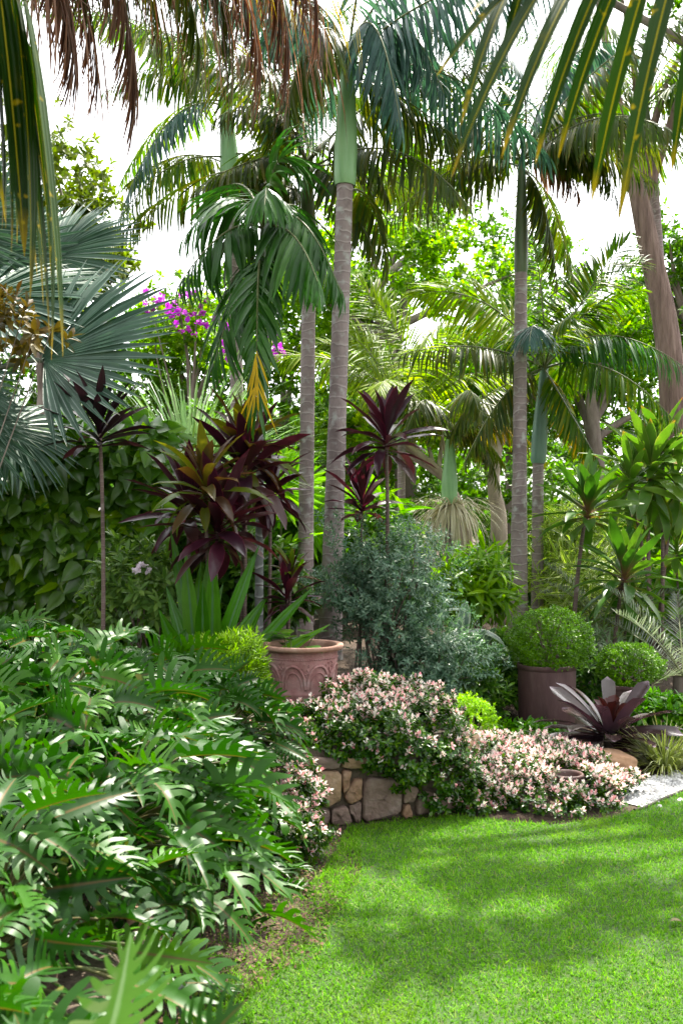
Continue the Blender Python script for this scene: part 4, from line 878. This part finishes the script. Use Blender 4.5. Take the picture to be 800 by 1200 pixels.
for lb, px, py, Y, r, mt in (('dark leafy shrub behind the left cordyline stems', 225, 655, 8.0, (.5, .4, .5), 'shade'), ('dark leafy shrub behind the sword lily and slim trunk', 300, 690, 7.8, (.4, .35, .4), 'shade'), ('leafy shrub in shade under the inflorescence of the back palm', 510, 715, 10.8, (.5, .5, .35), 'shade'),
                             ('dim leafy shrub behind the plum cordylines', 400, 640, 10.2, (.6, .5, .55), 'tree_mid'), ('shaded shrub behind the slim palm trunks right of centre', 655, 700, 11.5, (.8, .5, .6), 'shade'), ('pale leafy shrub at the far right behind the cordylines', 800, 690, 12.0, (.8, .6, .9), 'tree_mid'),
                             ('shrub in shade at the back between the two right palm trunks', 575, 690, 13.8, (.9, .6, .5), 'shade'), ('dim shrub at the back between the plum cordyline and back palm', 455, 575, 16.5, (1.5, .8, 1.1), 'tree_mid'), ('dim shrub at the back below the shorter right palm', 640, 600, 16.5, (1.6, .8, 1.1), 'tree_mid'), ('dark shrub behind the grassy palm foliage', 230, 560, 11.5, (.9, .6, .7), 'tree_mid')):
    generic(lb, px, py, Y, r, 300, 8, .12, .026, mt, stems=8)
def cycad(label, c, n, L, mat='cycad'):
    c = np.asarray(c, float); t = thing('cycad', label, 'cycad', c)
    g = G(); tube(g, [c-UP*.1, c+UP*.2], [.09, .08], 10); g.build('trunk', M['bark'], t)
    for k in range(n):
        az = k*2.39996+.4; el = R(70-75*(k+.5)/n); out = A(math.cos(az), math.sin(az), 0); o = c+UP*.2
        b_ = o+L*.55*(out*math.cos(el)+UP*math.sin(el)); tp = b_+L*.5*(out*math.cos(el-R(30))+UP*math.sin(el-R(30)))
        add_frond(t, [M[mat], M['rachis']], o, b_, tp, n=34, LL=.17, LW=.012, hang=-.15, a0=75, a1=35, p0=.1, bend=.2, rr=.007, lift=.5)
cycad('silvery cycad with stiff feather leaves at the right edge', gp(X(800, 8.0), 8.0), 16, .95)
cycad('pale silver cycad behind the smaller clipped ball', gp(X(705, 9.4), 9.4), 14, .8)

# ------------------------------------------------------------------ fan palm at the left
tp = A(-2.75, 6.7, 2.35)
fan_palm('fan_palm', 'large silvery blue fan palm filling the left edge above the hedge', gp(-2.75, 6.7), tp, .16,
         [(P(52, 422, 6.3), A(1, -.05, .6), A(-.35, -.75, .55), .98, .10, .2, 190), (P(-25, 350, 6.6), A(1, .1, .18), A(-.1, -.6, .8), .95, .1, .25), (P(-45, 490, 6.2), A(.35, -.2, -.9), A(.5, -.7, .5), .58, .1, .45), (P(-70, 440, 6.0), A(.3, -.4, -.9), A(.6, -.6, .5), .65, .1, .4),
          (P(-30, 300, 7.1), A(.5, .2, .85), A(.4, -.85, .1), .85, .1, .2), (P(-80, 260, 6.9), A(.3, .1, .95), A(.3, -.85, .2), .8), (P(60, 300, 7.4), A(.75, .3, .6), A(-.2, -.8, .5), .75, .1, .2), (P(10, 500, 7.0), A(.8, .1, -.5), A(.4, -.6, .7), .6, .1, .5), (A(-3.4, 6.3, 2.7), A(-1, -.2, .3), A(.2, -.5, .8), .9), (A(-3.0, 7.4, 2.9), A(-.3, 1, .3), A(0, -.3, 1), .9)])
fan_palm('fan_palm', 'young green fan palm low behind the slender trunks and cordyline clump', gp(X(328, 9.8), 9.8), gp(X(328, 9.8), 9.8, .35), .06,
         [(P(330, 575, 9.6), A(.2, -.1, .9), A(0, -1, .3), .5), (P(300, 610, 9.7), A(-.8, 0, .5), A(0, -.8, .6), .5), (P(360, 610, 9.6), A(.8, 0, .5), A(0, -.8, .6), .5), (P(335, 640, 9.4), A(.3, -.6, .2), A(0, -.5, .9), .45), (P(315, 560, 10.0), A(-.3, .2, .9), A(.1, -1, .3), .5)], mats=('banana', 'rachis'), nseg=30)

# ------------------------------------------------------------------ palms
def F_(c, b, t, **k): return (c, b, t, k)
# slim left palm behind the cordylines
Y = 10.5
palm('king_palm', 'palm at the left with pale green crownshaft high above the purple flowers', gp(X(284, Y), Y), P(272, 232, Y), P(264, 112, Y), .085, .066, .105, 'palm', 'trunk', 'shaft', nf=9, fl=2.6, group='tall palms in the bed', LL=.5, az0=.4, elmin=5,
     fronds=[F_(P(264, 125, Y), P(195, 95, Y-.3), P(140, 255, Y-.6), hang=.9, mat='palm_blue'), F_(P(266, 185, Y), P(190, 170, Y-.5), P(133, 268, Y-.8), hang=1.2, n=34), F_(P(268, 195, Y), P(215, 160, Y+.4), P(150, 215, Y+.8), hang=.7, mat='palm_dark'), F_(P(264, 120, Y), P(215, 40, Y), P(120, 110, Y), hang=1.2), F_(P(264, 120, Y), P(250, 20, Y+.3), P(170, 40, Y+.3), hang=1.2, mat='palm_blue'), F_(P(266, 130, Y), P(300, 60, Y-.5), P(400, 130, Y-.8), hang=.9), F_(P(268, 180, Y), P(330, 175, Y-.3), P(372, 260, Y-.5), hang=1.0, mat='palm_dark')])
# dark-crowned palm just behind the main trunk
Y = 9.2
palm('king_palm', 'slender palm with a brownish crownshaft and dark crown left of the thickest trunk', gp(X(357, Y), Y), P(362, 300, Y), P(360, 190, Y), .08, .066, .075, 'palm_dark', 'trunk', 'shaft_dull', nf=8, fl=2.2, group='tall palms in the bed', az0=1.2, elmin=0, LL=.48,
     fronds=[F_(None, P(330, 90, Y-.4), P(250, 140, Y-.9), hang=1.0), F_(None, P(310, 150, Y+.2), P(275, 260, Y+.2), hang=.6, mat='palm'), F_(None, P(300, 170, Y-.5), P(225, 225, Y-.8), hang=.6), F_(None, P(410, 110, Y-.3), P(455, 235, Y-.7), hang=.8), F_(None, P(395, 190, Y-.6), P(440, 300, Y-.8), hang=.8), F_(P(361, 230, Y), P(330, 210, Y-.3), P(250, 205, Y-.5), hang=.9)])
# main palm
Y = 8.0
palm('king_palm', 'thickest leaning palm in the centre with a bulging bright green crownshaft', gp(X(386, Y), Y), P(404, 216, Y), P(408, 62, Y), .10, .068, .092, 'palm_blue', 'trunk', 'shaft', nf=9, fl=2.4, group='tall palms in the bed', az0=.1, elmin=10, LL=.66, hang=1.2,
     fronds=[F_(None, P(440, -40, Y-.3), P(470, 150, Y-.7), hang=1.3, n=44), F_(None, P(470, -30, Y), P(520, 110, Y-.3), hang=1.4, n=44), F_(None, P(370, -20, Y-.4), P(335, 130, Y-.6), hang=1.2, mat='palm_dark'), F_(None, P(360, -60, Y+.5), P(300, 60, Y+.8), hang=1.1), F_(P(406, 225, Y+.08), P(440, 205, Y+.5), P(452, 320, Y+.6), hang=.9, mat='palm_dark', n=30, LL=.4), F_(P(406, 90, Y), P(450, 90, Y+.2), P(545, 170, Y+.2), hang=1.0, mat='palm_dark')])
# right-hand tall palm
Y = 10.0
palm('king_palm', 'tall straight palm on the right whose grey trunk stands behind the larger clipped ball', gp(X(607, Y), Y), P(610, 320, Y), P(611, 188, Y), .098, .062, .068, 'palm_dark', 'trunk', 'shaft_dull', nf=9, fl=2.3, group='tall palms in the bed', az0=.9, elmin=5, LL=.5, hang=.7,
     fronds=[F_(None, P(560, 110, Y-.4), P(418, 165, Y-1.0), hang=1.3, LL=.62, n=50), F_(None, P(550, 160, Y-.2), P(440, 270, Y-.5), hang=1.0, LL=.62, n=46), F_(None, P(565, 175, Y+.3), P(490, 205, Y+.5), hang=1.2, LL=.62, n=40), F_(None, P(640, 20, Y-.6), P(500, 40, Y-1.0), hang=1.4, mat='palm_blue', n=56, LL=.62), F_(None, P(680, 120, Y-.2), P(725, 240, Y-.4), hang=1.2), F_(P(612, 195, Y), P(660, 170, Y), P(680, 235, Y), hang=1.3, mat='palm_brown', rm='rachis_brown', n=26, LL=.4), F_(P(611, 200, Y), P(640, 210, Y-.2), P(652, 330, Y-.2), hang=1.2, mat='palm_dark'), F_(None, P(660, 60, Y+.4), P(770, 150, Y+.4), hang=1.2, mat='palm'), F_(None, P(690, 90, Y-.6), P(800, 165, Y-.8), hang=1.2, n=56, LL=.6), F_(None, P(690, 150, Y-.3), P(770, 215, Y-.3), hang=1.2, n=50), F_(None, P(660, 10, Y), P(745, 60, Y), hang=1.3, mat='palm_blue', n=56)])
# shorter palm at the right with arching fronds
Y = 10.6
palm('king_palm', 'shorter palm right of the tall one with wide arching fronds at eye level', gp(X(629, Y), Y), P(630, 542, Y), P(637, 432, Y), .068, .06, .082, 'palm', 'trunk', 'shaft_blue', nf=4, fl=1.5, group='tall palms in the bed', elmin=20, elmax=75, LL=.45, hang=.5,
     fronds=[F_(None, P(700, 350, Y-.4), P(815, 440, Y-.9), hang=.9, n=52, LL=.55, mat='palm_deep'), F_(None, P(715, 400, Y-.8), P(795, 500, Y-1.3), hang=1.0, n=48, LL=.5), F_(None, P(660, 350, Y+.2), P(752, 308, Y+.4), hang=.15, n=52, LL=.55, tw=-60), F_(None, P(690, 330, Y), P(735, 280, Y), hang=.2, tw=-60), F_(P(636, 425, Y), P(575, 325, Y-.3), P(485, 345, Y-.5), hang=.3, n=56, LL=.6, tw=60, mat='palm_lime'), F_(P(636, 430, Y), P(560, 390, Y-.6), P(470, 415, Y-1.0), hang=1.0, n=48, LL=.5, mat='palm_dark'), F_(None, P(625, 350, Y-.9), P(620, 400, Y-1.5), hang=.6, n=40, LL=.42, mat='palm_blue'), F_(None, P(655, 460, Y-.6), P(700, 540, Y-.7), hang=.8, LL=.42), F_(None, P(590, 440, Y-.4), P(545, 540, Y-.6), hang=.8, LL=.45, mat='palm_dark'), F_(None, P(640, 320, Y+.4), P(612, 240, Y+.6), hang=.1, tw=70, mat='palm'), F_(P(637, 440, Y), P(660, 440, Y), P(690, 560, Y+.2), hang=.7, mat='palm_yellow', LL=.4)])
# back palm with pale flower threads
Y = 13.0
bp = palm('king_palm', 'short palm at the back with cream hanging flower threads below its crownshaft', gp(X(527, Y), Y), P(526, 590, Y), P(527, 515, Y), .085, .075, .105, 'palm_dark', 'trunk', 'shaft', nf=4, fl=1.7, group='tall palms in the bed', elmin=15, elmax=70, LL=.5,
     fronds=[F_(None, P(560, 440, Y-.3), P(610, 500, Y-.5), hang=.9), F_(None, P(490, 440, Y-.4), P(425, 470, Y-.6), hang=.9), F_(None, P(500, 440, Y+.3), P(440, 350, Y+.5), hang=.2, tw=60, mat='palm_lime', LL=.6), F_(None, P(470, 470, Y), P(410, 420, Y), hang=.2, tw=60, mat='palm_lime', LL=.6), F_(None, P(545, 420, Y-.9), P(560, 480, Y-1.4), hang=.9), F_(None, P(500, 430, Y-.8), P(478, 500, Y-1.2), hang=.9), F_(None, P(580, 460, Y), P(640, 540, Y), hang=.6, mat='palm_yellow'), F_(None, P(560, 480, Y), P(585, 570, Y), hang=.8)])
g = G(); n = 260; az = U(0, 6.28, n); o = np.repeat(P(529, 592, Y)[None], n, 0)+np.stack([np.cos(az)*.09, np.sin(az)*.09, 0*az], -1)
scatter(g, T_thread, o, np.stack([np.cos(az)*.45, np.sin(az)*.45, U(-.5, .35, n)], -1), UP, U(.5, .85, n), U(.007, .012, n), bend=U(.8, 1.5, n)); g.build('flower_threads', M['thread'], bp)
# slim mottled palm with drooping deep green fronds
Y = 7.1
dp = palm('slim_palm', 'slim mottled-trunk palm with drooping deep green fronds in front of the slender trunks', gp(X(303, Y), Y), P(306, 340, Y), P(308, 268, Y), .033, .028, .034, 'palm_deep', 'trunk_slim', 'shaft_dull', nf=0, group=None, LL=.56, LW=.05, hang=.7, n=24,
     fronds=[F_(None, P(270, 245, Y-.2), P(212, 330, Y-.4), n=22, hang=1.0), F_(None, P(280, 190, Y), P(215, 280, Y), n=20, hang=.6), F_(P(307, 290, Y), P(285, 300, Y-.4), P(250, 430, Y-.5), n=24, hang=.6), F_(P(307, 300, Y), P(300, 290, Y-.7), P(301, 478, Y-.75), n=34, hang=.4, a0=62, LL=.36, endL=.7), F_(None, P(350, 210, Y-.3), P(400, 345, Y-.5), n=24, hang=1.0, LL=.5), F_(None, P(345, 250, Y-.6), P(372, 330, Y-.9), n=24, hang=1.1), F_(None, P(315, 190, Y-.3), P(310, 240, Y-.9), n=22, hang=.9, LL=.4), F_(None, P(350, 200, Y+.4), P(380, 300, Y+.6), n=22, hang=1.0), F_(None, P(290, 180, Y+.5), P(245, 240, Y+.8), n=20, hang=.5), F_(None, P(320, 150, Y), P(345, 200, Y), n=20, hang=.2)])
g = G(); n = 12; o = np.repeat(P(301, 430, Y-.76)[None], n, 0)+UP*U(-.12, .12, n)[:, None]; a = U(-.5, .5, n)
scatter(g, T_leaflet, o, np.stack([np.sin(a), 0*a-.1, -np.cos(a)], -1), A(0, -1, .2), U(.22, .36, n), .0075, bend=.3, fold=.3); g.build('yellow_leaflets', M['yellowleaf'], dp)

# ------------------------------------------------------------------ palms whose trunks stand outside the picture
tp = A(-3.0, 5.2, 5.6)
palm('weeping_palm', 'palm hanging brown dying fronds into the top left of the garden', gp(-3.0, 5.2), A(-3.0, 5.2, 4.7), tp, .11, .08, .1, 'palm_dark', 'trunk', 'shaft_dull', nf=7, fl=2.4, az0=2.2, elmin=-10, LL=.55, skip=lambda a, e: a < 1.2 or a > 5.3,
     fronds=[F_(tp, P(180, -300, 4.7), P(235, 55, 4.7), mat='palm_dark', hang=2.4, n=110, LL=.5, LW=.026, bend=.4, endL=.8), F_(tp, P(240, -280, 5.5), P(305, 60, 5.5), mat='palm_brown', rm='rachis_brown', hang=2.4, n=130, LL=.62, LW=.028, bend=.4, endL=.8), F_(tp, P(140, -280, 5.6), P(190, 40, 5.6), mat='palm_dark', hang=2.4, n=130, LL=.6, LW=.028, bend=.4, endL=.8), F_(tp, P(80, -280, 5.4), P(115, 75, 5.3), mat='palm_brown', rm='rachis_brown', hang=2.4, n=110, LL=.55, LW=.026, bend=.4, endL=.8),
             F_(tp, P(120, -330, 5.0), P(160, 95, 4.9), mat='palm_brown', rm='rachis_brown', hang=2.2, n=150, LL=.6, LW=.028, bend=.4, endL=.8), F_(tp, P(300, -330, 5.2), P(338, 45, 5.2), mat='palm_brown', rm='rachis_brown', hang=2.4, n=150, LL=.6, LW=.028, bend=.4, endL=.9), F_(tp, P(60, -250, 5.0), P(88, 50, 5.0), mat='palm_brown', rm='rachis_brown', hang=2.4, n=150, LL=.6, LW=.028, bend=.4, endL=.8), F_(tp, P(200, -260, 5.3), P(270, 20, 5.4), mat='palm_dark', hang=2.2, n=130, LL=.6, LW=.03, bend=.4, endL=.9), F_(tp, P(250, -320, 5.0), P(375, 0, 4.9), mat='palm_brown', rm='rachis_brown', hang=2.4, n=150, LL=.6, LW=.028, bend=.4, endL=.8),
             F_(tp, A(-1.9, 5.0, 5.2), A(-.55, 4.9, 4.10), mat='palm_brown', rm='rachis_brown', hang=2.6, n=60, LL=.85, LW=.022, bend=.3, endL=.8), F_(tp, A(-1.7, 5.3, 5.3), A(-.12, 5.4, 4.35), mat='palm_brown', rm='rachis_brown', hang=2.4, n=64, LL=.95, LW=.022, bend=.3, endL=.9), F_(tp, A(-2.2, 4.8, 4.9), A(-1.15, 4.7, 3.95), mat='palm_brown', rm='rachis_brown', hang=2.6, n=60, LL=.8, LW=.02, bend=.3, endL=.8),
             F_(tp, A(-1.7, 5.0, 5.4), A(-.3, 4.8, 4.3), mat='palm_yellow', hang=2.0, n=60, LL=.6, LW=.024, bend=.3, endL=.7), F_(tp, A(-1.6, 5.6, 5.5), A(.05, 5.7, 4.65), mat='palm_yellow', hang=2.2, n=60, LL=.7, LW=.024, bend=.3, endL=.8), F_(tp, A(-2.1, 5.2, 5.2), A(-.8, 5.3, 4.25), mat='palm_dark', hang=2.2, n=60, LL=.75, LW=.026, bend=.3, endL=.8), F_(tp, A(-2.0, 4.9, 5.2), A(-.7, 4.75, 4.1), mat='palm_yellow', hang=2.0, n=50, LL=.55, LW=.024, bend=.3, endL=.7)])
tp = A(-1.75, 1.9, 3.1)
palm('overhanging_palm', 'broad-leaflet palm hanging long green straps at the upper left corner nearest the camera', gp(-1.75, 1.9), A(-1.75, 1.9, 2.7), tp, .09, .07, .08, 'palm_near', 'trunk', 'shaft_dull', nf=6, fl=1.8, az0=1.6, elmin=10, LL=.5, LW=.035, skip=lambda a, e: a < 1.3 or a > 5.2,
     fronds=[F_(tp, A(-1.1, 1.95, 3.05), A(-.625, 1.95, 2.55), hang=4.0, n=30, LL=.72, LW=.085, bend=.15, T=T_leaflet_near, endL=.95), F_(tp, A(-1.2, 2.2, 3.1), A(-.74, 2.3, 2.65), hang=4.0, n=30, LL=.6, LW=.08, bend=.15, T=T_leaflet_near, endL=.9)])
tp = A(2.3, 1.5, 2.75)
palm('overhanging_palm', 'palm with yellow-ribbed green leaflets hanging in from the upper right corner', A(2.3, 1.5, 0), A(2.3, 1.5, 2.4), tp, .09, .07, .08, 'palm_near', 'trunk', 'shaft_dull', nf=6, fl=1.8, az0=-1.2, elmin=15, LL=.5, LW=.035, skip=lambda a, e: 1.6 < a < 4.4)
op = bpy.data.objects['overhanging_palm.001']
g, g2 = G(), G(); Yn = 1.6; rp = spline([tp, A(1.6, 1.55, 2.72), P(860, -95, Yn), P(760, -62, Yn), P(668, -42, Yn), P(600, -40, Yn)], 24); tube(g2, rp, np.linspace(.013, .004, 24), 6)
lf = [((612, -42), (545, 118), .020), ((640, -44), (520, 68), .018), ((655, -44), (538, 172), .021), ((690, -48), (597, 150), .023), ((716, -50), (632, 170), .025), ((738, -54), (657, 168), .026), ((768, -60), (697, 220), .026), ((800, -70), (735, 228), .027), ((840, -88), (794, 182), .025), ((622, -38), (590, 60), .017), ((870, -95), (850, 200), .025), ((640, -40), (560, -5), .02)]
for (a, e, wd) in lf:
    o = P(a[0], a[1], Yn+U(-.05, .05)); e_ = P(e[0], e[1], Yn-.1+U(-.1, .1)); v = e_-o; L = np.linalg.norm(v)
    scatter(g, T_leaflet_near, [o], [v+A(-.04, 0, .10)*L], [A(-.4, -.8, .5)], L*1.02, wd*.62, bend=.35, fold=.4, wave=.02)
g.build('leaves', M['palm_near'], g2.build('frond', M['rachis'], op))

# palm behind the leaning tree, and one deep in the garden
Y = 15.1
palm('king_palm', 'far palm with olive fronds behind the big leaning trunk', gp(X(800, Y), Y), P(765, 210, Y), P(755, 120, Y), .09, .07, .09, 'palm', 'trunk', 'shaft_dull', nf=14, fl=3.0, LL=.85, group='tall palms in the bed', elmin=-5,
     fronds=[F_(None, P(720, 80, Y-.4), P(655, 190, Y-.6), hang=1.2), F_(None, P(700, 60, Y-.2), P(640, 90, Y-.3), hang=1.2, mat='palm'), F_(None, P(800, 70, Y-.3), P(830, 180, Y-.3), hang=1.2)])
Y = 13.5
palm('king_palm', 'lime-fronded young palm between the thickest trunk and the back palm', gp(X(470, Y), Y), P(470, 520, Y), P(470, 470, Y), .06, .055, .07, 'palm_lime', 'trunk', 'shaft', nf=9, fl=2.0, LL=.6, hang=.4, group='tall palms in the bed', elmin=15, az0=.3,
     fronds=[F_(None, P(430, 400, Y-.2), P(405, 390, Y-.4), hang=.2, tw=60), F_(None, P(450, 360, Y), P(420, 330, Y), hang=.2, tw=60), F_(None, P(520, 370, Y), P(570, 400, Y), hang=.3, tw=-60)])
# ------------------------------------------------------------------ trees at the back
tree('added_shade_tree', 'tall spreading tree outside the picture, added to dapple the lawn', (6.2, 8.6, .2), [(6.1, 8.6, 2.5), (5.8, 8.6, 5), (5.2, 8.8, 7.4)], .22,  # unseen tree, added with canopy clumps in the sun's path to shade the lawn
     [((1.9, 8.3, 7.0), (.9, .8, .5)), ((3.0, 7.9, 7.2), (1.0, .7, .5)), ((3.6, 9.3, 7.9), (1.1, .9, .6)), ((2.3, 9.9, 8.3), (1.0, .8, .6)), ((4.6, 8.2, 7.4), (1.1, 1.0, .6)), ((1.2, 10.6, 8.6), (1.0, .8, .5)), ((4.0, 10.4, 8.6), (1.2, .9, .6)), ((5.4, 9.6, 8.2), (1.3, 1.2, .8)), ((1.8, 6.8, 6.8), (.8, .6, .4)), ((2.9, 7.0, 7.0), (.8, .6, .4)), ((3.6, 6.2, 6.8), (.9, .7, .4)), ((1.0, 7.6, 7.2), (.7, .6, .4))], 'tree_mid', L=.11, W=.03, n=1150, k=8, nb=24)
def tr(lb, base, trunk, r0, cl, mat, n=900, **kw): return tree(kw.pop('name', 'background_tree'), lb, base, trunk, r0, cl, mat, n=n, **kw)
Y = 14.5
tree('leaning_tree', 'big leaning tree with rough reddish trunk at the right edge', gp(X(812, Y), Y), [P(795, 560, Y), P(782, 400, Y), P(760, 290, Y), P(734, 175, Y), P(685, 65, Y)], .245,
     [(P(730, -60, Y), (1.2, 1.2, .8)), (P(850, -30, Y), (1.4, 1.4, 1.0))], 'tree_mid', 'bark_red', n=170, nb=4)
tr('pale twisted tree trunk with spreading roots behind the right palms', gp(X(582, 14.5), 14.5), [P(584, 610, 14.5), P(578, 560, 14.5), P(590, 480, 14.8)], .15, [(P(600, 430, 15), (1.4, 1.2, .9))], 'tree_mid', bmat='bark_pale', n=350)
tr('forked pale tree leaning left of the back palm', gp(X(545, 15), 15), [P(545, 620, 15), P(520, 560, 15), P(475, 520, 15)], .11, [(P(455, 470, 15.5), (1.6, 1.3, 1.0))], 'tree_lime', bmat='bark_pale', n=420)
tr('olive-leaved tree rising behind the silver fan palm', gp(X(40, 16), 16), [P(50, 500, 16), P(60, 380, 16)], .18, [(P(62, 255, 16), (1.2, 1.2, 1.4)), (P(10, 300, 16), (1.5, 1.2, 1.8)), (P(110, 330, 16), (.9, 1.0, .9))], 'tree_olive', n=1100)
tr('bright green tree behind the purple flowers', gp(X(215, 18), 18), [P(215, 560, 18), P(220, 450, 18)], .2, [(P(235, 400, 18), (1.7, 1.4, 1.1)), (P(175, 450, 17.5), (1.5, 1.3, 1.0))], 'tree_mid', n=620)
tr('lime green tree with long bare limbs behind the central palms', gp(X(470, 17), 17), [P(475, 560, 17), P(455, 420, 17), P(440, 340, 17)], .24, [(P(470, 320, 17), (2.3, 1.6, 1.3)), (P(380, 370, 18), (1.9, 1.5, 1.2)), (P(560, 280, 18), (1.9, 1.4, 1.2)), (P(470, 420, 18), (2.2, 1.5, 1.1)), (P(425, 265, 19), (1.9, 1.4, 1.0)), (P(510, 215, 20), (1.8, 1.4, 1.0))], 'tree_lime', n=2300, nb=18)
tr('sunlit lime tree filling the gap right of the tall palm', gp(X(700, 19), 19), [P(700, 560, 19), P(690, 450, 19)], .22, [(P(690, 400, 19), (2.2, 1.6, 1.2)), (P(770, 430, 20), (2.0, 1.5, 1.3)), (P(640, 380, 20), (1.5, 1.4, 1.1)), (P(690, 345, 21), (1.6, 1.2, .9)), (P(740, 375, 21), (1.4, 1.2, .9))], 'tree_lime', n=1700)
tr('dark green tree at the right edge behind the leaning trunk', gp(X(815, 18), 18), [P(815, 560, 18), P(810, 380, 18)], .2, [(P(800, 365, 18), (1.3, 1.2, 1.0)), (P(790, 300, 18), (.8, .9, .9))], 'tree_mid', n=420)
tr('shaded tree behind the shorter right palm', gp(X(600, 20), 20), [P(600, 560, 20), P(600, 450, 20)], .22, [(P(590, 470, 20), (2.6, 1.6, 1.3)), (P(690, 510, 21), (2.6, 1.6, 1.2)), (P(590, 330, 21), (1.8, 1.5, 1.4))], 'tree_mid', n=1300)
tr('dark tree behind the cordyline clump and slim palms', gp(X(330, 19), 19), [P(330, 600, 19), P(330, 500, 19)], .22, [(P(330, 480, 19), (2.4, 1.6, 1.5)), (P(250, 520, 20), (2.2, 1.6, 1.3)), (P(400, 540, 19), (2, 1.5, 1.1)), (P(335, 330, 20), (1.5, 1.4, 1.6))], 'tree_mid', n=1500)
tr('dark tree low behind the hedge and fan palm', gp(X(90, 19), 19), [P(90, 600, 19), P(90, 500, 19)], .22, [(P(70, 450, 19), (2.8, 1.7, 1.7)), (P(150, 500, 19.5), (2, 1.6, 1.3)), (P(0, 480, 19), (2.6, 1.7, 1.8))], 'tree_dark', n=900)
# purple flowering shrub
bt = tree('bougainvillea', 'purple-flowered climbing shrub glowing behind the slim drooping palm', gp(X(225, 15), 15), [P(225, 560, 15), P(225, 450, 15)], .08, [(P(205, 375, 15), (1.1, .8, .55)), (P(265, 400, 15), (.8, .7, .5))], 'tree_lime', L=.09, W=.03, n=240)
g = G()
for c_, r_, n_ in ((P(210, 358, 14.6), (.62, .35, .22), 26), (P(180, 352, 14.5), (.2, .2, .2), 14), (P(265, 392, 14.2), (.09, .1, .16), 14), (P(268, 415, 14.2), (.1, .1, .12), 10), (P(328, 412, 14.3), (.12, .1, .1), 12), (P(322, 395, 14.3), (.08, .1, .1), 6), (P(225, 380, 14.5), (.5, .3, .2), 12)):
    p, ax = clumps(c_, r_, n_, .2, .2); rosettes(g, p, nrm(ax+A(0, -.8, .2)), 7, T_oval, .06, .026, 35, 95, .3, .1, step=.2)
g.build('blossoms', M['petal_purple'], bt)
# far woodland
def woodland():
    g = G()
    for k in range(64):
        a = U(-68, 68); d = U(24, 34); c = A(d*math.sin(R(a)), d*math.cos(R(a)), U(.8, 4.6)); r = A(U(2, 3.4), U(1.6, 2.4), U(1.4, 2.2))
        p, ax = clumps(c, r, 120, .55, .3); rosettes(g, p, nrm(ax+rng.normal(0, .5, ax.shape)), 9, T_small, .28, .09, 30, 100, .5, .3, step=.35)
    tag(g.build('woodland', M['tree_mid']), 'far band of green woodland closing the garden behind the trees', 'woodland', kind='stuff')
woodland()
